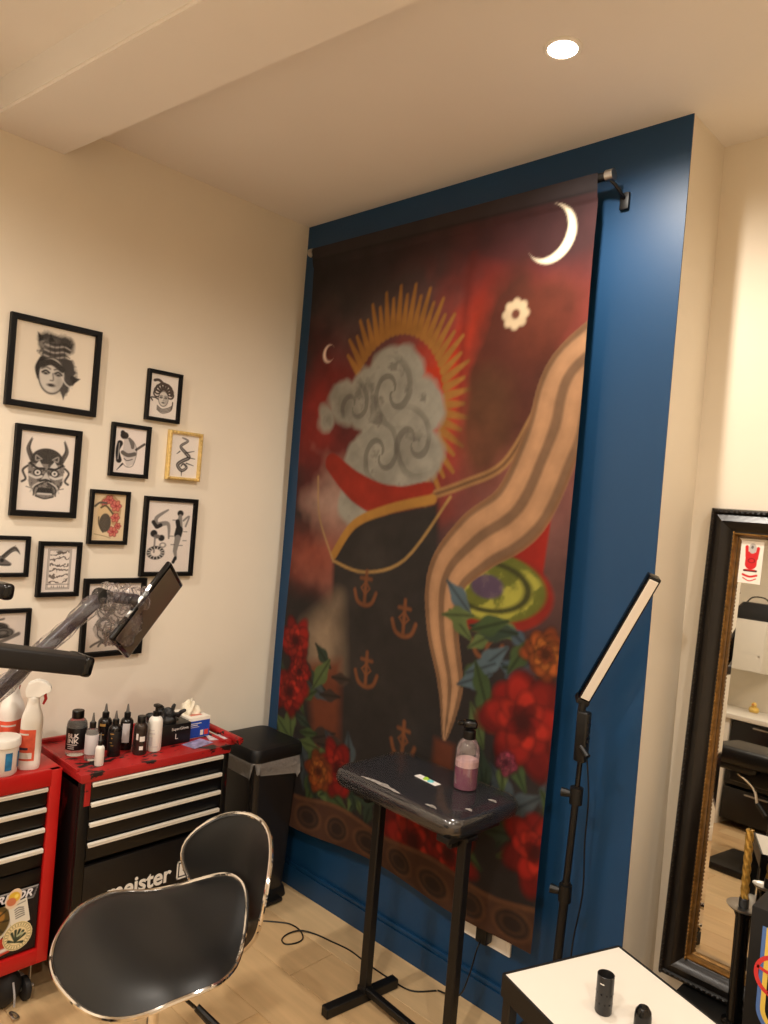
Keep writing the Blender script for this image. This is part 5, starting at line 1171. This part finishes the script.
sq(MB(), A1, A2, .030).build('upper_arm', M_armp, ar)
MB().cyl(A2 + Vector((.024, -.02, -.002)), A2 + Vector((.018, -.02, -.002)), .012, seg=14).build('joint_bolt', M_black, ar)
M_filmarm = pane_mat('crinkled_arm_film', gloss=.07, rough=.10, op=.025, opcol=(.72, .58, .70), crinkle=.6, cscale=55)
fr = random.Random(9)
def filmtube(path, r_, seg=14, n=10, amp=.004):
    P = smoothpath(path, n); b = MB(); b.tube(P, [r_ * (1 + fr.uniform(-.12, .18)) for _ in P], seg)
    for v_ in b.bm.verts: v_.co += Vector((fr.uniform(-amp, amp), fr.uniform(-amp, amp), fr.uniform(-amp, amp)))
    return b
filmtube([A0, A0.lerp(A1, .33), A0.lerp(A1, .66), A1], .024).build('film_sleeve', M_filmarm, ar, 0)
filmtube([A1, A1.lerp(A2, .5), A2 + Vector((0, .03, 0))], .034, amp=.007).build('film_sleeve', M_filmarm, ar, 0)
cfl = lump('film_crumple', (.495, -.965, 1.165), .03, .05, .06, 12, M_filmarm, ar, .6, False)
# tablet slab
Lx = Vector((0, .609, .793)); Rx = Vector((0, .793, -.609)); Fx = Vector((-.88, .48, -.02)); Fx = (Fx - Lx * Fx.dot(Lx)).normalized()
wv = (Rx * .62 + Fx * .72); wv = (wv - Lx * wv.dot(Lx)).normalized(); nv = Lx.cross(wv).normalized()
camdir = Vector((2.4856, -2.0157, 1.55)) - Vector((.5, -.9, 1.2))
if nv.dot(camdir) < 0: nv = -nv
Mt = Matrix((wv, Lx, nv)).transposed().to_4x4(); Mt.translation = Vector((.48, -.868, 1.182))
TW, TLn, TT = .165, .275, .018
MB().box((-TW / 2, -TLn / 2, -TT), (TW / 2, TLn / 2, 0), .007, 3, M=Mt).build('tablet_case', M_blackgl, ar)
MB().box((-TW / 2 + .012, -TLn / 2 + .012, -.001), (TW / 2 - .010, TLn / 2 - .014, .0006), .0004, 1, M=Mt).build('screen', mat('dark_glass_screen', (104, 92, 80), .22, coat=.3), ar)
for k_ in (-.05, .0, .04): MB().box((-TW / 2 - .002, k_ - .012, -TT + .004), (-TW / 2 + .002, k_ + .010, -.004), .001, 1, M=Mt).build('side_button', M_steel, ar)
MB().cyl(A2 + Vector((0, 0, 0)), Mt @ Vector((0, 0, -TT)), .012, seg=12).build('tablet_mount', M_black, ar)
lump('film_crumple', Mt @ Vector((-.02, -.10, -.03)), .022, .04, .03, 21, M_filmarm, ar, .6, False)
# bar lamp stand
bs = thing('bar_lamp_stand', 'black stand with two padded black bar lamp heads above the red tool chest', 'lamp', (0, 0, 0))
BX_, BY_ = .74, -1.66
MB().cyl((BX_, BY_, .02), (BX_, BY_, 1.33), .013, seg=14).build('pole', M_metalblk, bs)
MB().lathe([(0, 0), (.12, 0), (.12, .012), (.03, .020), (.02, .024), (0, .024)], (BX_, BY_, 0), 28).build('base_plate', M_metalblk, bs)
def barhead(p0, p1, w_, h_):
    p0 = Vector(p0); p1 = Vector(p1); d = (p1 - p0); L = d.length; y_ = d.normalized(); x_ = y_.cross(Vector((0, 0, 1))).normalized(); z_ = x_.cross(y_)
    Mh = Matrix((x_, y_, z_)).transposed().to_4x4(); Mh.translation = p0
    hb_ = MB().box((-w_ / 2, 0, -h_ / 2), (w_ / 2, L - .022, h_ / 2), .008, 3, M=Mh).build('bar_head', mat('black_soft_plastic', (26, 24, 23), .5), bs)
    MB().box((-w_ / 2 - .002, L - .030, -h_ / 2 - .002), (w_ / 2 + .002, L, h_ / 2 + .002), .011, 4, M=Mh).build('end_cap', M_blackgl, hb_)
    return hb_
barhead((.74, -1.600, 1.195), (.70, -1.160, 1.098), .090, .046)
MB().cyl((BX_, BY_, 1.205), (.74, -1.60, 1.195), .010, seg=10).build('bar_joint', M_black, bs)
barhead((.74, -1.66, 1.315), (.70, -1.352, 1.285), .06, .034)

# ------------------------------------------------------------------ room behind the camera, seen in the mirror
M_wcab = mat('grey_white_cabinet', (226, 220, 208), .45)
ct = thing('counter_unit', 'white counter with black drawer fronts reflected in the mirror', 'counter', (0, 0, 0))
MB().box((.02, -4.58, .765), (2.4, -3.55, .80), .004).build('counter_top', M_wcab, ct)
for x in (.02, .55, 1.08, 1.61, 2.12): MB().box((x, -4.5, 0), (x + .05, -3.58, .765), .002).build('divider', M_wcab, ct)
for i, x in enumerate((.08, .61, 1.14, 1.67)):
    for (za, zb) in ((.55, .755), (.30, .53), (.05, .28)):
        dr = MB().box((x, -4.45, za), (x + .46, -3.60, zb), .003).build('drawer', M_blackpaint, ct)
        MB().box((x + .15, -3.60, zb - .03), (x + .31, -3.585, zb - .02), .002).build('drawer_pull', M_steel, dr)
wc = thing('wall_cabinet', 'small grey white cabinet on the wall reflected in the mirror', 'cabinet', (0, 0, 0))
MB().box((.30, -4.598, 1.12), (.60, -4.17, 1.535), .003).build('carcass', M_wcab, wc)
dr = MB().box((.302, -4.17, 1.123), (.598, -4.152, 1.532), .003).build('door', M_wcab, wc); MB().lathe([(0, .012), (.008, .010), (.009, 0), (0, 0)], seg=12, M=Matrix.Translation((.57, -4.152, 1.25)) @ Matrix.Rotation(PI / 2, 4, 'X')).build('knob', M_steel, dr)
bg = thing('tool_bag', 'black holdall with arched handle on top of the wall cabinet', 'bag', (.46, -4.36, 1.535))
loft(MB(), [(.15, .10, 0), (.155, .105, .02), (.150, .10, .10), (.12, .07, .15), (.10, .05, .155)], .04).build('bag_body', mat('bag_black', (26, 25, 26), .55), bg)
MB().tube(smoothpath([(-.10, .02, .14), (-.05, .02, .20), (.05, .02, .20), (.10, .02, .14)], 6), .006, 8).build('handle', M_black, bg)
dk = thing('toy_duck', 'small yellow toy duck on the white counter', 'toy', (.56, -4.25, .80), PI / 2)
MB().lathe([(0, 0), (.030, .002), (.040, .018), (.036, .040), (.018, .052), (0, .054)], seg=20).build('body', mat('duck_yellow', (222, 186, 96), .4), dk)
MB().lathe([(0, .046), (.014, .048), (.022, .062), (.016, .080), (0, .086)], (.014, 0, 0), 16).build('head', MATS['duck_yellow'], dk)
MB().lathe([(.008, 0), (.006, .012), (0, .018)], seg=10, M=Matrix.Translation((.032, 0, .066)) @ Matrix.Rotation(PI / 2, 4, 'Y')).build('beak', mat('duck_orange', (206, 110, 50), .4), dk)
bd_ = thing('treatment_bed', 'black padded tattoo bed reflected in the mirror', 'bed', (0, 0, 0))
MB().box((.88, -2.85, .60), (1.62, -2.32, .70), .035, 4).build('seat_pad', M_vinyl, bd_)
MB().box((.80, -2.82, .56), (1.16, -2.36, .64), .03, 4).build('leg_pad', M_vinyl, bd_)
MB().box((1.40, -2.85, .70), (1.56, -2.32, 1.10), .03, 4, M=Matrix.Translation((1.5, 0, .7)) @ Matrix.Rotation(.5, 4, 'Y') @ Matrix.Translation((-1.5, 0, -.7))).build('back_pad', M_vinyl, bd_)
MB().box((1.0, -2.75, .50), (1.5, -2.42, .60), .01).build('under_frame', M_metalblk, bd_)
MB().cyl((1.25, -2.58, .04), (1.25, -2.58, .52), .05, seg=20).build('column', M_metalblk, bd_)
MB().box((.95, -2.85, 0), (1.55, -2.32, .04), .01).build('base', M_metalblk, bd_)
lv = MB().tube(smoothpath([(1.05, -2.42, .55), (1.16, -2.36, .50), (1.20, -2.32, .42)], 5), .008, 8).build('lever', M_chrome, bd_)
MB().tube([(1.20, -2.32, .43), (1.26, -2.29, .38)], .014, 10).build('lever_grip', M_black, lv)
